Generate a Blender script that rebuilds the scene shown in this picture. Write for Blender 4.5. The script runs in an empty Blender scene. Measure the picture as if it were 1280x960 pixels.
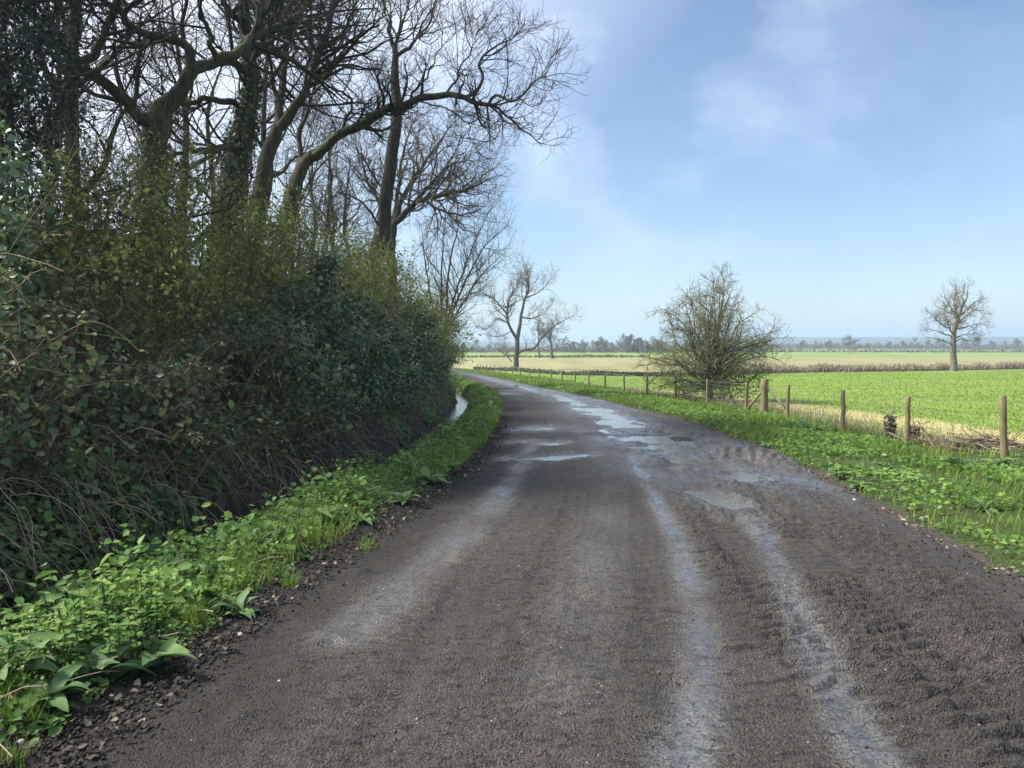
import bpy, math, random
import numpy as np
from math import radians, sin, cos, pi
from mathutils import Vector, Matrix
rng = np.random.default_rng(7)
random.seed(7)
SC = bpy.context.scene
COL = SC.collection

# ------------------------------------------------------------------ camera
PITCH = math.atan(50 / 960.0)
CAM_H = 1.65
cam_d = bpy.data.cameras.new('camera')
cam = bpy.data.objects.new('camera', cam_d)
COL.objects.link(cam)
cam_d.sensor_width = 36.0
cam_d.lens = 27.0
cam_d.clip_start = 0.05
cam_d.clip_end = 9000
cam.location = (0, 0, CAM_H)
cam.rotation_euler = (pi / 2 - PITCH, 0, 0)
SC.camera = cam

# ------------------------------------------------------------------ world, sun, exposure
SUN_AZ = radians(-86)      # from +Y towards +X, so negative is to the left of the view
SUN_EL = radians(46)
world = bpy.data.worlds.new('World')
SC.world = world
world.use_nodes = True
wt = world.node_tree
wt.nodes.clear()
w_out = wt.nodes.new('ShaderNodeOutputWorld')
w_bg = wt.nodes.new('ShaderNodeBackground')
w_sky = wt.nodes.new('ShaderNodeTexSky')
w_sky.sky_type = 'NISHITA'
w_sky.sun_disc = False
w_sky.sun_elevation = SUN_EL
w_sky.sun_rotation = SUN_AZ
w_sky.air_density = 1.0
w_sky.dust_density = 0.7
w_sky.ozone_density = 3.5
CP_, SP_ = cos(PITCH), sin(PITCH)
w_co = wt.nodes.new('ShaderNodeTexCoord')
w_map = wt.nodes.new('ShaderNodeMapping')
w_map.inputs['Scale'].default_value = (3.4, 3.4, 5.2)
w_map.inputs['Location'].default_value = (1.05, 0.3, 0.2)
w_n = wt.nodes.new('ShaderNodeTexNoise')
w_n.inputs['Scale'].default_value = 1.5
w_n.inputs['Detail'].default_value = 7
w_n.inputs['Roughness'].default_value = 0.55
w_n.inputs['Distortion'].default_value = 0.15
w_r = wt.nodes.new('ShaderNodeValToRGB')
w_r.color_ramp.elements[0].position = 0.45
w_r.color_ramp.elements[0].color = (0.02, 0.02, 0.02, 1)
w_r.color_ramp.elements[1].position = 0.80
w_r.color_ramp.elements[1].color = (0.62, 0.62, 0.62, 1)
w_mix = wt.nodes.new('ShaderNodeMixRGB')
w_mix.inputs[2].default_value = (6.8, 7.4, 8.4, 1)
wt.links.new(w_co.outputs['Generated'], w_map.inputs['Vector'])
wt.links.new(w_map.outputs[0], w_n.inputs['Vector'])
wt.links.new(w_n.outputs['Fac'], w_r.inputs[0])
w_dot = wt.nodes.new('ShaderNodeVectorMath'); w_dot.operation = 'DOT_PRODUCT'
w_dot.inputs[1].default_value = (sin(SUN_AZ) * cos(SUN_EL), cos(SUN_AZ) * cos(SUN_EL), sin(SUN_EL))
wt.links.new(w_co.outputs['Generated'], w_dot.inputs[0])
w_v = wt.nodes.new('ShaderNodeValToRGB')          # thin bright veil of high cloud round the sun
w_v.color_ramp.elements[0].position = 0.17; w_v.color_ramp.elements[0].color = (0, 0, 0, 1)
w_v.color_ramp.elements[1].position = 0.56; w_v.color_ramp.elements[1].color = (.95, .95, .95, 1)
wt.links.new(w_dot.outputs['Value'], w_v.inputs[0])
w_add = wt.nodes.new('ShaderNodeMath'); w_add.operation = 'ADD'; w_add.use_clamp = True
_c = Vector((120 / 960, CP_ + 390 / 960 * SP_, 390 / 960 * CP_ - SP_)).normalized()
w_d2 = wt.nodes.new('ShaderNodeVectorMath'); w_d2.operation = 'DOT_PRODUCT'; w_d2.inputs[1].default_value = _c
wt.links.new(w_co.outputs['Generated'], w_d2.inputs[0])
w_m2 = wt.nodes.new('ShaderNodeMapRange'); w_m2.interpolation_type = 'SMOOTHSTEP'
w_m2.inputs['From Min'].default_value = .93; w_m2.inputs['From Max'].default_value = 1.0
w_m2.inputs['To Min'].default_value = .25; w_m2.inputs['To Max'].default_value = 0.75
wt.links.new(w_d2.outputs['Value'], w_m2.inputs['Value'])
w_cl = wt.nodes.new('ShaderNodeMath'); w_cl.operation = 'MULTIPLY'
wt.links.new(w_r.outputs[0], w_cl.inputs[0]); wt.links.new(w_m2.outputs[0], w_cl.inputs[1])
wt.links.new(w_cl.outputs[0], w_add.inputs[0]); wt.links.new(w_v.outputs[0], w_add.inputs[1])
wt.links.new(w_add.outputs[0], w_mix.inputs[0])
wt.links.new(w_sky.outputs[0], w_mix.inputs[1])
wt.links.new(w_mix.outputs[0], w_bg.inputs['Color'])
w_bg.inputs['Strength'].default_value = 0.072
wt.links.new(w_bg.outputs[0], w_out.inputs['Surface'])

sun_d = bpy.data.lights.new('sun', 'SUN')
sun_d.energy = 4.2
sun_d.angle = radians(12.0)
sun_d.color = (1.0, 0.95, 0.86)
sun = bpy.data.objects.new('sun', sun_d)
COL.objects.link(sun)
sdir = Vector((sin(SUN_AZ) * cos(SUN_EL), cos(SUN_AZ) * cos(SUN_EL), sin(SUN_EL)))
sun.rotation_euler = sdir.to_track_quat('Z', 'Y').to_euler()
sun.location = sdir * 50

SC.view_settings.view_transform = 'Standard'
SC.view_settings.look = 'None'
SC.view_settings.exposure = 1.28
SC.view_settings.gamma = 1.0
SC.cycles.max_bounces = 6
SC.cycles.diffuse_bounces = 4
SC.cycles.glossy_bounces = 2
SC.cycles.transmission_bounces = 4
SC.cycles.transparent_max_bounces = 4
SC.cycles.volume_bounces = 0

# ------------------------------------------------------------------ helpers: noise
def _hash(ix, iy, seed):
    h = (ix.astype(np.int64) * 374761393 + iy.astype(np.int64) * 668265263 + seed * 1442695041) & 0x7fffffff
    h = ((h ^ (h >> 13)) * 1274126177) & 0x7fffffff
    h = (h ^ (h >> 16)) & 0xffff
    return h / 65535.0

def vnoise(x, y, seed=0):
    x = np.asarray(x, float); y = np.asarray(y, float)
    ix = np.floor(x); iy = np.floor(y)
    fx = x - ix; fy = y - iy
    fx = fx * fx * (3 - 2 * fx); fy = fy * fy * (3 - 2 * fy)
    a = _hash(ix, iy, seed); b = _hash(ix + 1, iy, seed)
    c = _hash(ix, iy + 1, seed); d = _hash(ix + 1, iy + 1, seed)
    return (a + (b - a) * fx) * (1 - fy) + (c + (d - c) * fx) * fy - 0.5

def fbm(x, y, seed=0, octv=4, rough=0.5):
    t = 0; a = 1.0
    for k in range(octv):
        t = t + a * vnoise(x * 2 ** k + 17.3 * k, y * 2 ** k - 9.1 * k, seed + k)
        a *= rough
    return t

def sstep(a, b, x):
    t = np.clip((x - a) / (b - a), 0, 1)
    return t * t * (3 - 2 * t)

# ------------------------------------------------------------------ helpers: the place's layout in metres
_Y = np.array([-6, 0, 3.1, 5.35, 10.5, 14.3, 21.1, 24.4, 36.8, 45, 54.6, 75, 105, 125, 145, 400])
_L = np.array([-1.9, -1.85, -1.74, -1.5, -.62, -.25, -.07, -.05, -.45, -1.45, -2.8, -5.3, -9.3, -14, -22, -22])
_YR = np.array([-6, 0, 3.1, 5.35, 8.9, 11, 14.8, 21, 33, 46.6, 63, 88, 109, 125, 145, 400])
_R = np.array([3.3, 3.3, 3.4, 3.57, 4.0, 4.22, 4.5, 4.5, 3.33, 1.31, -.85, -4.1, -7.4, -10.5, -16, -16])
_yy = np.linspace(-6, 400, 8000)
def _smooth(v):
    k = np.hanning(41); k /= k.sum()
    return np.convolve(np.pad(v, 20, mode='edge'), k, mode='valid')
_Ls = _smooth(np.interp(_yy, _Y, _L)); _Rs = _smooth(np.interp(_yy, _YR, _R))
def Lf(y): return np.interp(y, _yy, _Ls)
def Rf(y): return np.interp(y, _yy, _Rs)

def gz(y):                                     # the land falls gently away and levels out
    y = np.asarray(y, float)
    return np.where(y < 100, -0.02 * y, np.where(y < 145, -0.02 * y + 0.02 * (y - 100) ** 2 / 90, -2.45))

_PS = np.array([-50, 0.0, .12, .35, .7, 1.0, 1.25, 1.42, 1.62, 2.1, 2.32, 2.6, 2.85, 3.4, 5, 8, 14, 40])
_PZ = np.array([0.0, 0.0, .02, .07, .12, .10, .02, -.22, -.43, -.45, -.22, .15, .45, .75, 1.0, 1.15, 1.2, 1.2])
def H(x, y, bedded=True):
    x = np.asarray(x, float); y = np.asarray(y, float)
    s = Lf(y) - x
    r = x - Rf(y)
    fade = 1 - sstep(112, 128, y)
    w = 0.12 * fbm(x * .9, y * .9, 3, 3)
    left = np.interp(s + w * sstep(.3, 1.2, s) * 1.2, _PS, _PZ) * fade
    left = left + sstep(.3, 1.0, s) * fade * (0.10 * fbm(x * 1.7, y * 1.7, 5, 3) + .05 * fbm(x * 7, y * 7, 6, 3))
    left = left + sstep(1.3, 1.6, s) * (1 - sstep(2.6, 3.2, s)) * fade * .16 * fbm(x * 2.4, y * 1.4, 7, 3)
    right = fade * (sstep(0.05, .9, r) * 0.05 - .14 * sstep(1.2, 4, r) + sstep(0, .6, r) * 0.07 * fbm(x * 1.1, y * 1.1, 8, 3)) * (1 - .6 * sstep(8, 14, r))
    bed = (-0.14 * sstep(.0, .3, -s) * sstep(.0, .3, -r) * fade) if bedded else 0
    far = sstep(150, 500, y) * 2.0 * fbm(x / 260, y / 260, 21, 2)
    return gz(y) + np.where(s > 0, left, 0) + np.where(r > 0, right, 0) + bed + far

CP, SP = cos(PITCH), sin(PITCH)
def ray(px, py):
    u = (px - 640) / 960.0; v = (480 - py) / 960.0
    return Vector((u, CP + v * SP, v * CP - SP))
def at(px, py, Y):                              # a point of the photograph at a given distance ahead
    d = ray(px, py)
    return Vector((0, 0, CAM_H)) + d * (Y / d.y)
def on_ground(px, py, lift=0.0):
    d = ray(px, py)
    lo = 1.0
    Y = lo
    for _ in range(4000):
        p = Vector((0, 0, CAM_H)) + d * (Y / d.y)
        if p.z <= float(H(p.x, p.y)) + lift: break
        Y *= 1.004
    return p
def base_road(px, py):
    d = ray(px, py); Y = CAM_H / (-(d.z / d.y) - .02)
    return np.array((d.x / d.y * Y, Y))

# ------------------------------------------------------------------ helpers: meshes
def mesh_np(name, verts, faces, attrs=None, smooth=False):
    """verts (N,3); faces: list of int arrays (M,k)"""
    me = bpy.data.meshes.new(name)
    faces = [np.asarray(f, np.int32) for f in faces if len(f)]
    nl = sum(f.size for f in faces); npoly = sum(len(f) for f in faces)
    me.vertices.add(len(verts)); me.loops.add(nl); me.polygons.add(npoly)
    me.vertices.foreach_set('co', np.asarray(verts, np.float32).ravel())
    me.loops.foreach_set('vertex_index', np.concatenate([f.ravel() for f in faces]))
    tot = np.concatenate([np.full(len(f), f.shape[1], np.int32) for f in faces])
    st = np.concatenate([[0], np.cumsum(tot)[:-1]]).astype(np.int32)
    me.polygons.foreach_set('loop_start', st)
    if smooth: me.polygons.foreach_set('use_smooth', np.ones(npoly, bool))
    for k, v in (attrs or {}).items():
        a = me.attributes.new(k, 'FLOAT', 'POINT')
        a.data.foreach_set('value', np.asarray(v, np.float32))
    me.update(calc_edges=True)
    return me

class MB:
    def __init__(self): self.v = []; self.f = []; self.a = []; self.n = 0
    def add(self, v, f, a=0.5):
        v = np.asarray(v, float).reshape(-1, 3)
        self.v.append(v)
        self.f += [np.asarray(x, np.int64) + self.n for x in (f if isinstance(f, list) else [f])]
        self.a.append(np.broadcast_to(np.asarray(a, float), (len(v),)))
        self.n += len(v)
    def mesh(self, name, smooth=False, off=None):
        v = np.concatenate(self.v)
        if off is not None: v = v - np.asarray(off)
        d = {}
        for f in self.f: d.setdefault(f.shape[1], []).append(f)
        return mesh_np(name, v, [np.concatenate(x) for x in d.values()], {'var': np.concatenate(self.a)}, smooth)

def obj(name, me, mat=None, parent=None, loc=None):
    o = bpy.data.objects.new(name, me)
    COL.objects.link(o)
    if mat and me and not me.materials: me.materials.append(mat)
    if parent: o.parent = parent
    if loc is not None: o.location = loc
    return o
def tag(o, label, cat, group=None, kind=None):
    if label: o['label'] = label
    if cat: o['category'] = cat
    if group: o['group'] = group
    if kind: o['kind'] = kind
    return o
def thing(name, label, cat, loc, group=None):
    o = bpy.data.objects.new(name, None)
    COL.objects.link(o)
    o.empty_display_size = .2
    o.location = loc
    return tag(o, label, cat, group)

def norm(v): return v / np.maximum(np.linalg.norm(v, axis=-1, keepdims=True), 1e-9)

def tubes(P, R, S=5, cap=False):
    """P (N,K,3), R (N,K) -> verts, [quads]"""
    N, K, _ = P.shape
    T = norm(np.gradient(P, axis=1))
    ch = norm(P[:, -1] - P[:, 0] + 1e-6)
    ref = norm(np.cross(ch, rng.normal(size=(N, 3))))[:, None, :]
    A = norm(np.cross(T, np.broadcast_to(ref, T.shape)))
    B = np.cross(T, A)
    th = np.arange(S) * 2 * pi / S
    V = P[:, :, None, :] + R[:, :, None, None] * (np.cos(th)[None, None, :, None] * A[:, :, None, :] + np.sin(th)[None, None, :, None] * B[:, :, None, :])
    idx = np.arange(N * K * S).reshape(N, K, S)
    a = idx[:, :-1, :]; b = np.roll(a, -1, axis=2); d = idx[:, 1:, :]; c = np.roll(d, -1, axis=2)
    q = np.stack([a, b, c, d], -1).reshape(-1, 4)
    fs = [q]
    if cap: fs.append(idx[:, -1, :])
    return V.reshape(-1, 3), fs

def resample(pts, K, jit=0.0):
    pts = np.asarray(pts, float)
    d = np.concatenate([[0], np.cumsum(np.linalg.norm(np.diff(pts[:, :3], axis=0), axis=1))])
    t = np.linspace(0, d[-1], K)
    # Catmull-Rom through the points
    out = []
    for tt in t:
        i = min(max(np.searchsorted(d, tt) - 1, 0), len(pts) - 2)
        u = (tt - d[i]) / max(d[i + 1] - d[i], 1e-9)
        p0 = pts[max(i - 1, 0)]; p1 = pts[i]; p2 = pts[i + 1]; p3 = pts[min(i + 2, len(pts) - 1)]
        out.append(.5 * ((2 * p1) + (-p0 + p2) * u + (2 * p0 - 5 * p1 + 4 * p2 - p3) * u * u + (-p0 + 3 * p1 - 3 * p2 + p3) * u ** 3))
    out = np.array(out)
    if jit:
        n = rng.normal(size=(K, 3)) * jit; n[0] = 0
        out[:, :3] += n
    return out

def grow(P, R, M, length, ang=(35, 70), K=6, crook=.3, up=.1, rr=.6, tmin=.2, rmin=.003, bylen=True, prof=None, rmax=9):
    """M children spread over the parent polylines"""
    N, Kp, _ = P.shape
    ln = np.linalg.norm(np.diff(P, axis=1), axis=2).sum(1)
    w = ln / ln.sum() if bylen else np.full(N, 1 / N)
    pi_ = rng.choice(N, M, p=w)
    t = tmin + (1 - tmin) * rng.random(M) ** .8
    tip = rng.random(M) < .12
    t[tip] = 1.0
    f = t * (Kp - 1); i0 = np.minimum(f.astype(int), Kp - 2); fr = (f - i0)[:, None]
    p = P[pi_, i0] * (1 - fr) + P[pi_, i0 + 1] * fr
    r = R[pi_, i0] * (1 - fr[:, 0]) + R[pi_, i0 + 1] * fr[:, 0]
    T = norm(P[pi_, i0 + 1] - P[pi_, i0])
    a = np.radians(rng.uniform(*ang, M)); a[tip] *= .3
    side = norm(np.cross(T, rng.normal(size=(M, 3))))
    d = norm(np.cos(a)[:, None] * T + np.sin(a)[:, None] * side)
    pr = (1.15 - .6 * t) if prof is None else prof(t)
    Ln = length * pr * rng.uniform(.55, 1.25, M)
    Q = np.empty((M, K, 3)); Q[:, 0] = p
    for k in range(1, K):
        d = norm(d + crook * rng.normal(size=(M, 3)) + np.array([0, 0, up]))
        Q[:, k] = Q[:, k - 1] + d * (Ln / (K - 1))[:, None]
    r0 = np.clip(r * rr, rmin, rmax)
    tp = np.linspace(1, .35, K)
    return Q, np.maximum(r0[:, None] * tp[None], rmin * .8)

# ------------------------------------------------------------------ helpers: leaves
def leaf_template(kind):
    if kind == 'ivy':      # lobed
        v = [(0, 0, 0), (-.46, .22, .10), (-.34, .60, .06), (0, 1, -.06), (.34, .60, .06), (.46, .22, .10)]
        f = [(0, 2, 1), (0, 3, 2), (0, 4, 3), (0, 5, 4)]
    elif kind == 'oval':
        v = [(0, 0, 0), (-.3, .3, .08), (-.28, .66, .05), (0, 1, -.1), (.28, .66, .05), (.3, .3, .08)]
        f = [(0, 2, 1), (0, 3, 2), (0, 4, 3), (0, 5, 4)]
    elif kind == 'diamond':
        v = [(0, 0, 0), (-.32, .45, .07), (0, 1, -.04), (.32, .45, .07)]
        f = [(0, 2, 1), (0, 3, 2)]
    elif kind == 'blade':
        v = [(-.5, 0, 0), (.5, 0, 0), (-.34, .55, .08), (.34, .55, .08), (0, 1, .28)]
        f = [(0, 1, 3), (0, 3, 2), (2, 3, 4)]
    return np.array(v, float), np.array(f, int)

def leaves(pos, nrm, size, kind='oval', var=None, aspect=1.0):
    """flat leaves at pos, facing nrm with a random spin"""
    v, f = leaf_template(kind)
    N = len(pos)
    nrm = norm(np.asarray(nrm, float))
    t = norm(np.cross(nrm, rng.normal(size=(N, 3))))
    b = np.cross(nrm, t)
    s = np.broadcast_to(np.asarray(size, float), (N,))[:, None, None]
    V = pos[:, None, :] + s * (v[None, :, 0:1] * aspect * t[:, None] + (v[None, :, 1:2] - .4) * b[:, None] + v[None, :, 2:3] * nrm[:, None])
    F = (f[None] + (np.arange(N) * len(v))[:, None, None]).reshape(-1, 3)
    if var is None: var = rng.random(N)
    return V.reshape(-1, 3), [F], np.repeat(var, len(v))

def blades(pos, height, width, lean=.35, var=None, bend=1.0):
    N = len(pos)
    v, f = leaf_template('blade')
    az = rng.random(N) * 2 * pi
    h = np.broadcast_to(np.asarray(height, float), (N,)); w = np.broadcast_to(np.asarray(width, float), (N,))
    side = np.stack([np.cos(az), np.sin(az), np.zeros(N)], -1)
    fw = np.stack([-np.sin(az), np.cos(az), np.zeros(N)], -1)
    tilt = np.abs(rng.normal(0, lean, N))
    up = norm(np.stack([np.zeros(N), np.zeros(N), np.ones(N)], -1) + fw * tilt[:, None])
    V = pos[:, None] + v[None, :, 0:1] * w[:, None, None] * side[:, None] + v[None, :, 1:2] * h[:, None, None] * up[:, None] + (v[None, :, 2:3] * bend * (.5 + 1.2 * rng.random(N))[:, None, None]) * h[:, None, None] * fw[:, None]
    F = (f[None] + (np.arange(N) * len(v))[:, None, None]).reshape(-1, 3)
    if var is None: var = rng.random(N)
    return V.reshape(-1, 3), [F], np.repeat(var, len(v))

# ------------------------------------------------------------------ helpers: materials
class NT:
    def __init__(self, name):
        self.m = bpy.data.materials.new(name); self.m.use_nodes = True
        self.t = self.m.node_tree; self.t.nodes.clear()
        self.out = self.n('OutputMaterial'); 
    def n(self, kind, **kw):
        o = self.t.nodes.new('ShaderNode' + kind)
        for k, v in kw.items():
            if k[0] == '_': setattr(o, k[1:], v)
            else: o.inputs[k].default_value = v
        return o
    def l(self, a, b): self.t.links.new(a, b)
    def ramp(self, src, stops):
        r = self.n('ValToRGB'); e = r.color_ramp.elements
        while len(e) < len(stops): e.new(.5)
        for x, (p, c) in zip(e, stops):
            x.position = p; x.color = (*c, 1) if len(c) == 3 else c
        self.l(src, r.inputs[0]); return r.outputs[0]
    def noise(self, scale, detail=4, rough=.55, vec=None, dist=0):
        o = self.n('TexNoise', Scale=scale, Detail=detail, Roughness=rough, Distortion=dist)
        if vec is None:
            if not hasattr(self, 'co'): self.co = self.n('TexCoord').outputs['Object']
            vec = self.co
        self.l(vec, o.inputs['Vector']); return o.outputs['Fac']
    def attr(self, name='var'):
        return self.n('Attribute', _attribute_name=name).outputs['Fac']
    def mix(self, fac, a, b, mode='MIX'):
        o = self.n('MixRGB', _blend_type=mode)
        for i, x in enumerate((fac, a, b)):
            if hasattr(x, 'links') or isinstance(x, bpy.types.NodeSocket): self.l(x, o.inputs[i])
            elif i == 0: o.inputs[0].default_value = x
            else: o.inputs[i].default_value = (*x, 1)
        return o.outputs[0]
    def math(self, op, a, b=0.0, clamp=False):
        o = self.n('Math', _operation=op, _use_clamp=clamp)
        for i, x in enumerate((a, b)):
            if isinstance(x, bpy.types.NodeSocket): self.l(x, o.inputs[i])
            else: o.inputs[i].default_value = x
        return o.outputs[0]

def leaf_mat(name, stops, rough=.5, trans=.3, spec=.4):
    k = NT(name)
    c = k.ramp(k.attr(), stops)
    c = k.mix(.5, c, k.ramp(k.noise(1.3, 3), [(.35, (.55, .55, .55)), (.65, (1.35, 1.35, 1.3))]), 'MULTIPLY')
    p = k.n('BsdfPrincipled', Roughness=rough); p.inputs['Specular IOR Level'].default_value = spec
    k.l(c, p.inputs['Base Color'])
    if trans > 0:
        t = k.n('BsdfTranslucent'); k.l(c, t.inputs['Color'])
        m = k.n('MixShader', Fac=trans); k.l(p.outputs[0], m.inputs[1]); k.l(t.outputs[0], m.inputs[2])
        k.l(m.outputs[0], k.out.inputs['Surface'])
    else: k.l(p.outputs[0], k.out.inputs['Surface'])
    return k.m

def bark_mat(name, a, b, moss=(.07, .085, .03), mossy=.4, scale=9):
    k = NT(name)
    co = k.n('TexCoord').outputs['Object']
    mp = k.n('Mapping'); mp.inputs['Scale'].default_value = (1, 1, .25); k.l(co, mp.inputs['Vector'])
    n1 = k.noise(scale, 6, .65, mp.outputs[0]); n2 = k.noise(.9, 4, .6, co)
    c = k.mix(k.ramp(n1, [(.35, (0, 0, 0)), (.65, (1, 1, 1))]), a, b)
    c = k.mix(k.math('MULTIPLY', k.ramp(n2, [(.45, (0, 0, 0)), (.62, (1, 1, 1))]), mossy), c, moss)
    p = k.n('BsdfPrincipled', Roughness=.9); p.inputs['Specular IOR Level'].default_value = .15
    k.l(c, p.inputs['Base Color'])
    bm = k.n('Bump', Strength=1.0, Distance=.06); k.l(n1, bm.inputs['Height']); k.l(bm.outputs[0], p.inputs['Normal'])
    k.l(p.outputs[0], k.out.inputs['Surface'])
    return k.m

M = {}
M['oak_bark'] = bark_mat('oak_bark', (.03, .027, .02), (.11, .095, .068), mossy=.75)
M['twig'] = bark_mat('twig_bark', (.035, .032, .028), (.075, .068, .058), mossy=.2)
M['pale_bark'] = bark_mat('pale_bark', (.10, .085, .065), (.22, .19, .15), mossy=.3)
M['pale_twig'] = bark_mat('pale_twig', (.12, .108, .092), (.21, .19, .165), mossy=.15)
M['hedge_twig'] = bark_mat('hedge_twig', (.26, .20, .14), (.44, .35, .26), mossy=.1)
M['dark_bark'] = bark_mat('dark_bark', (.022, .02, .017), (.065, .058, .046), mossy=.4)
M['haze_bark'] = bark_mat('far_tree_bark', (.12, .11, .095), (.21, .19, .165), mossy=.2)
M['haw_twig'] = bark_mat('hawthorn_twig', (.10, .10, .055), (.23, .225, .13), moss=(.10, .11, .05), mossy=.4)
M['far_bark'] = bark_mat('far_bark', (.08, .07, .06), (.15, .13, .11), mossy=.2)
M['green_twig'] = bark_mat('green_twig', (.10, .095, .05), (.20, .18, .10), moss=(.10, .11, .04), mossy=.6)
M['ivy'] = leaf_mat('ivy_leaf', [(0, (.022, .055, .025)), (.5, (.065, .13, .055)), (.85, (.14, .22, .10)), (1, (.26, .31, .09))], .42, .25, .5)
M['bramble'] = leaf_mat('bramble_leaf', [(0, (.04, .075, .035)), (.55, (.11, .165, .07)), (.85, (.17, .22, .065)), (.93, (.26, .26, .085)), (1, (.22, .13, .065))], .5, .3, .35)
M['yew'] = leaf_mat('yew_needle', [(0, (.014, .03, .022)), (.7, (.028, .05, .034)), (1, (.055, .085, .04))], .6, .1, .3)
M['spring'] = leaf_mat('spring_leaf', [(0, (.08, .11, .025)), (.6, (.20, .25, .055)), (1, (.36, .42, .10))], .5, .4, .35)
M['bank_green'] = leaf_mat('bank_leaf', [(0, (.06, .13, .035)), (.6, (.11, .20, .05)), (1, (.18, .27, .07))], .5, .3, .35)
M['nettle'] = leaf_mat('nettle_leaf', [(0, (.045, .12, .03)), (.6, (.09, .20, .048)), (1, (.20, .29, .06))], .6, .35, .25)
M['cover'] = leaf_mat('cover_leaf', [(0, (.045, .115, .026)), (.6, (.11, .21, .042)), (1, (.21, .31, .07))], .6, .35, .25)
M['dock'] = leaf_mat('dock_leaf', [(0, (.06, .13, .045)), (.6, (.10, .18, .065)), (1, (.17, .25, .06))], .6, .3, .3)
M['grass'] = leaf_mat('grass_blade', [(0, (.08, .16, .02)), (.7, (.17, .27, .035)), (.93, (.25, .33, .07)), (1, (.40, .35, .17))], .55, .42, .25)
M['field_grass'] = leaf_mat('field_blade', [(0, (.13, .21, .025)), (.8, (.20, .28, .045)), (1, (.30, .34, .08))], .5, .4, .3)
M['dead'] = leaf_mat('dead_stem', [(0, (.08, .06, .042)), (.6, (.19, .14, .095)), (1, (.42, .34, .24))], .8, .0, .2)
M['litter'] = leaf_mat('litter_leaf', [(0, (.020, .017, .014)), (.6, (.062, .049, .038)), (.93, (.17, .14, .11)), (1, (.36, .30, .24))], .7, .05, .25)
M['crumb'] = leaf_mat('mud_crumb', [(0, (.030, .026, .024)), (.7, (.085, .074, .066)), (.95, (.14, .12, .10)), (1, (.30, .27, .24))], .8, 0, .3)
M['cane'] = leaf_mat('bramble_cane', [(0, (.06, .05, .03)), (.6, (.14, .11, .06)), (1, (.30, .23, .14))], .6, 0, .3)
M['clod'] = leaf_mat('clod_soil', [(0, (.012, .010, .009)), (1, (.035, .028, .023))], .8, 0, .3)

def post_mat(name, a, b, g):
    k = NT(name)
    co = k.n('TexCoord').outputs['Object']
    mp = k.n('Mapping'); mp.inputs['Scale'].default_value = (1, 1, .08); k.l(co, mp.inputs['Vector'])
    n1 = k.noise(40, 5, .6, mp.outputs[0]); n2 = k.noise(4, 4, .6, co)
    c = k.mix(k.ramp(n1, [(.3, (0, 0, 0)), (.7, (1, 1, 1))]), a, b)
    c = k.mix(k.ramp(n2, [(.4, (0, 0, 0)), (.65, (.8, .8, .8))]), c, g)
    p = k.n('BsdfPrincipled', Roughness=.85); p.inputs['Specular IOR Level'].default_value = .2
    k.l(c, p.inputs['Base Color'])
    bm = k.n('Bump', Strength=1, Distance=.025); k.l(n1, bm.inputs['Height']); k.l(bm.outputs[0], p.inputs['Normal'])
    k.l(p.outputs[0], k.out.inputs['Surface']); return k.m
M['post'] = post_mat('weathered_post', (.12, .095, .052), (.30, .24, .14), (.16, .16, .065))
M['rail'] = post_mat('weathered_rail', (.24, .20, .15), (.42, .36, .28), (.25, .22, .14))
def plain(name, c, rough, metal=0, spec=.5):
    k = NT(name); p = k.n('BsdfPrincipled', Roughness=rough, Metallic=metal); p.inputs['Specular IOR Level'].default_value = spec
    k.l(k.mix(k.noise(14, 3), tuple(x * .7 for x in c), tuple(x * 1.25 for x in c)), p.inputs['Base Color'])
    k.l(p.outputs[0], k.out.inputs['Surface']); return k.m
M['wire'] = plain('galvanised_wire', (.33, .33, .32), .5, .6)
M['stone'] = plain('pale_stone', (.40, .37, .33), .8)
M['chip'] = plain('white_chip', (.62, .60, .56), .8)
k = NT('puddle_water')
p = k.n('BsdfPrincipled', Roughness=.045, IOR=1.33); p.inputs['Base Color'].default_value = (.10, .10, .10, 1); p.inputs['Specular IOR Level'].default_value = .5
bm = k.n('Bump', Strength=.10, Distance=.03); k.l(k.noise(14, 4), bm.inputs['Height']); k.l(bm.outputs[0], p.inputs['Normal'])
k.l(p.outputs[0], k.out.inputs['Surface']); M['water'] = k.m

# road: muddy tarmac, glossier where it is wet
k = NT('road_mud')
wet = k.attr('wet'); dark = k.attr('dark')
n1 = k.noise(.55, 5, .6); n2 = k.noise(7, 6, .65); n3 = k.noise(55, 5, .7)
wet = k.math('MULTIPLY', wet, k.ramp(k.noise(34, 5, .7), [(.40, (.35, .35, .35)), (.54, (1, 1, 1))])); n4 = k.noise(190, 3, .6)
mp = k.n('Mapping'); mp.inputs['Scale'].default_value = (9, 26, 9); mp.inputs['Rotation'].default_value = (0, 0, .12); k.l(k.co, mp.inputs['Vector']); n5 = k.noise(1, 5, .7, mp.outputs[0])
mp = k.n('Mapping'); mp.inputs['Scale'].default_value = (14, 1.2, 5); k.l(k.co, mp.inputs['Vector']); n6 = k.noise(1, 4, .6, mp.outputs[0])
c = k.mix(k.ramp(n1, [(.35, (0, 0, 0)), (.65, (1, 1, 1))]), (.064, .058, .054), (.098, .083, .072))
c = k.mix(k.ramp(n2, [(.4, (.6, .6, .6)), (.6, (0, 0, 0))]), c, (.056, .050, .047))
vo = k.n('TexVoronoi', Scale=85, Randomness=1); k.l(k.co, vo.inputs['Vector'])
vs = k.n('SeparateColor'); k.l(vo.outputs['Color'], vs.inputs[0])
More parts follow.
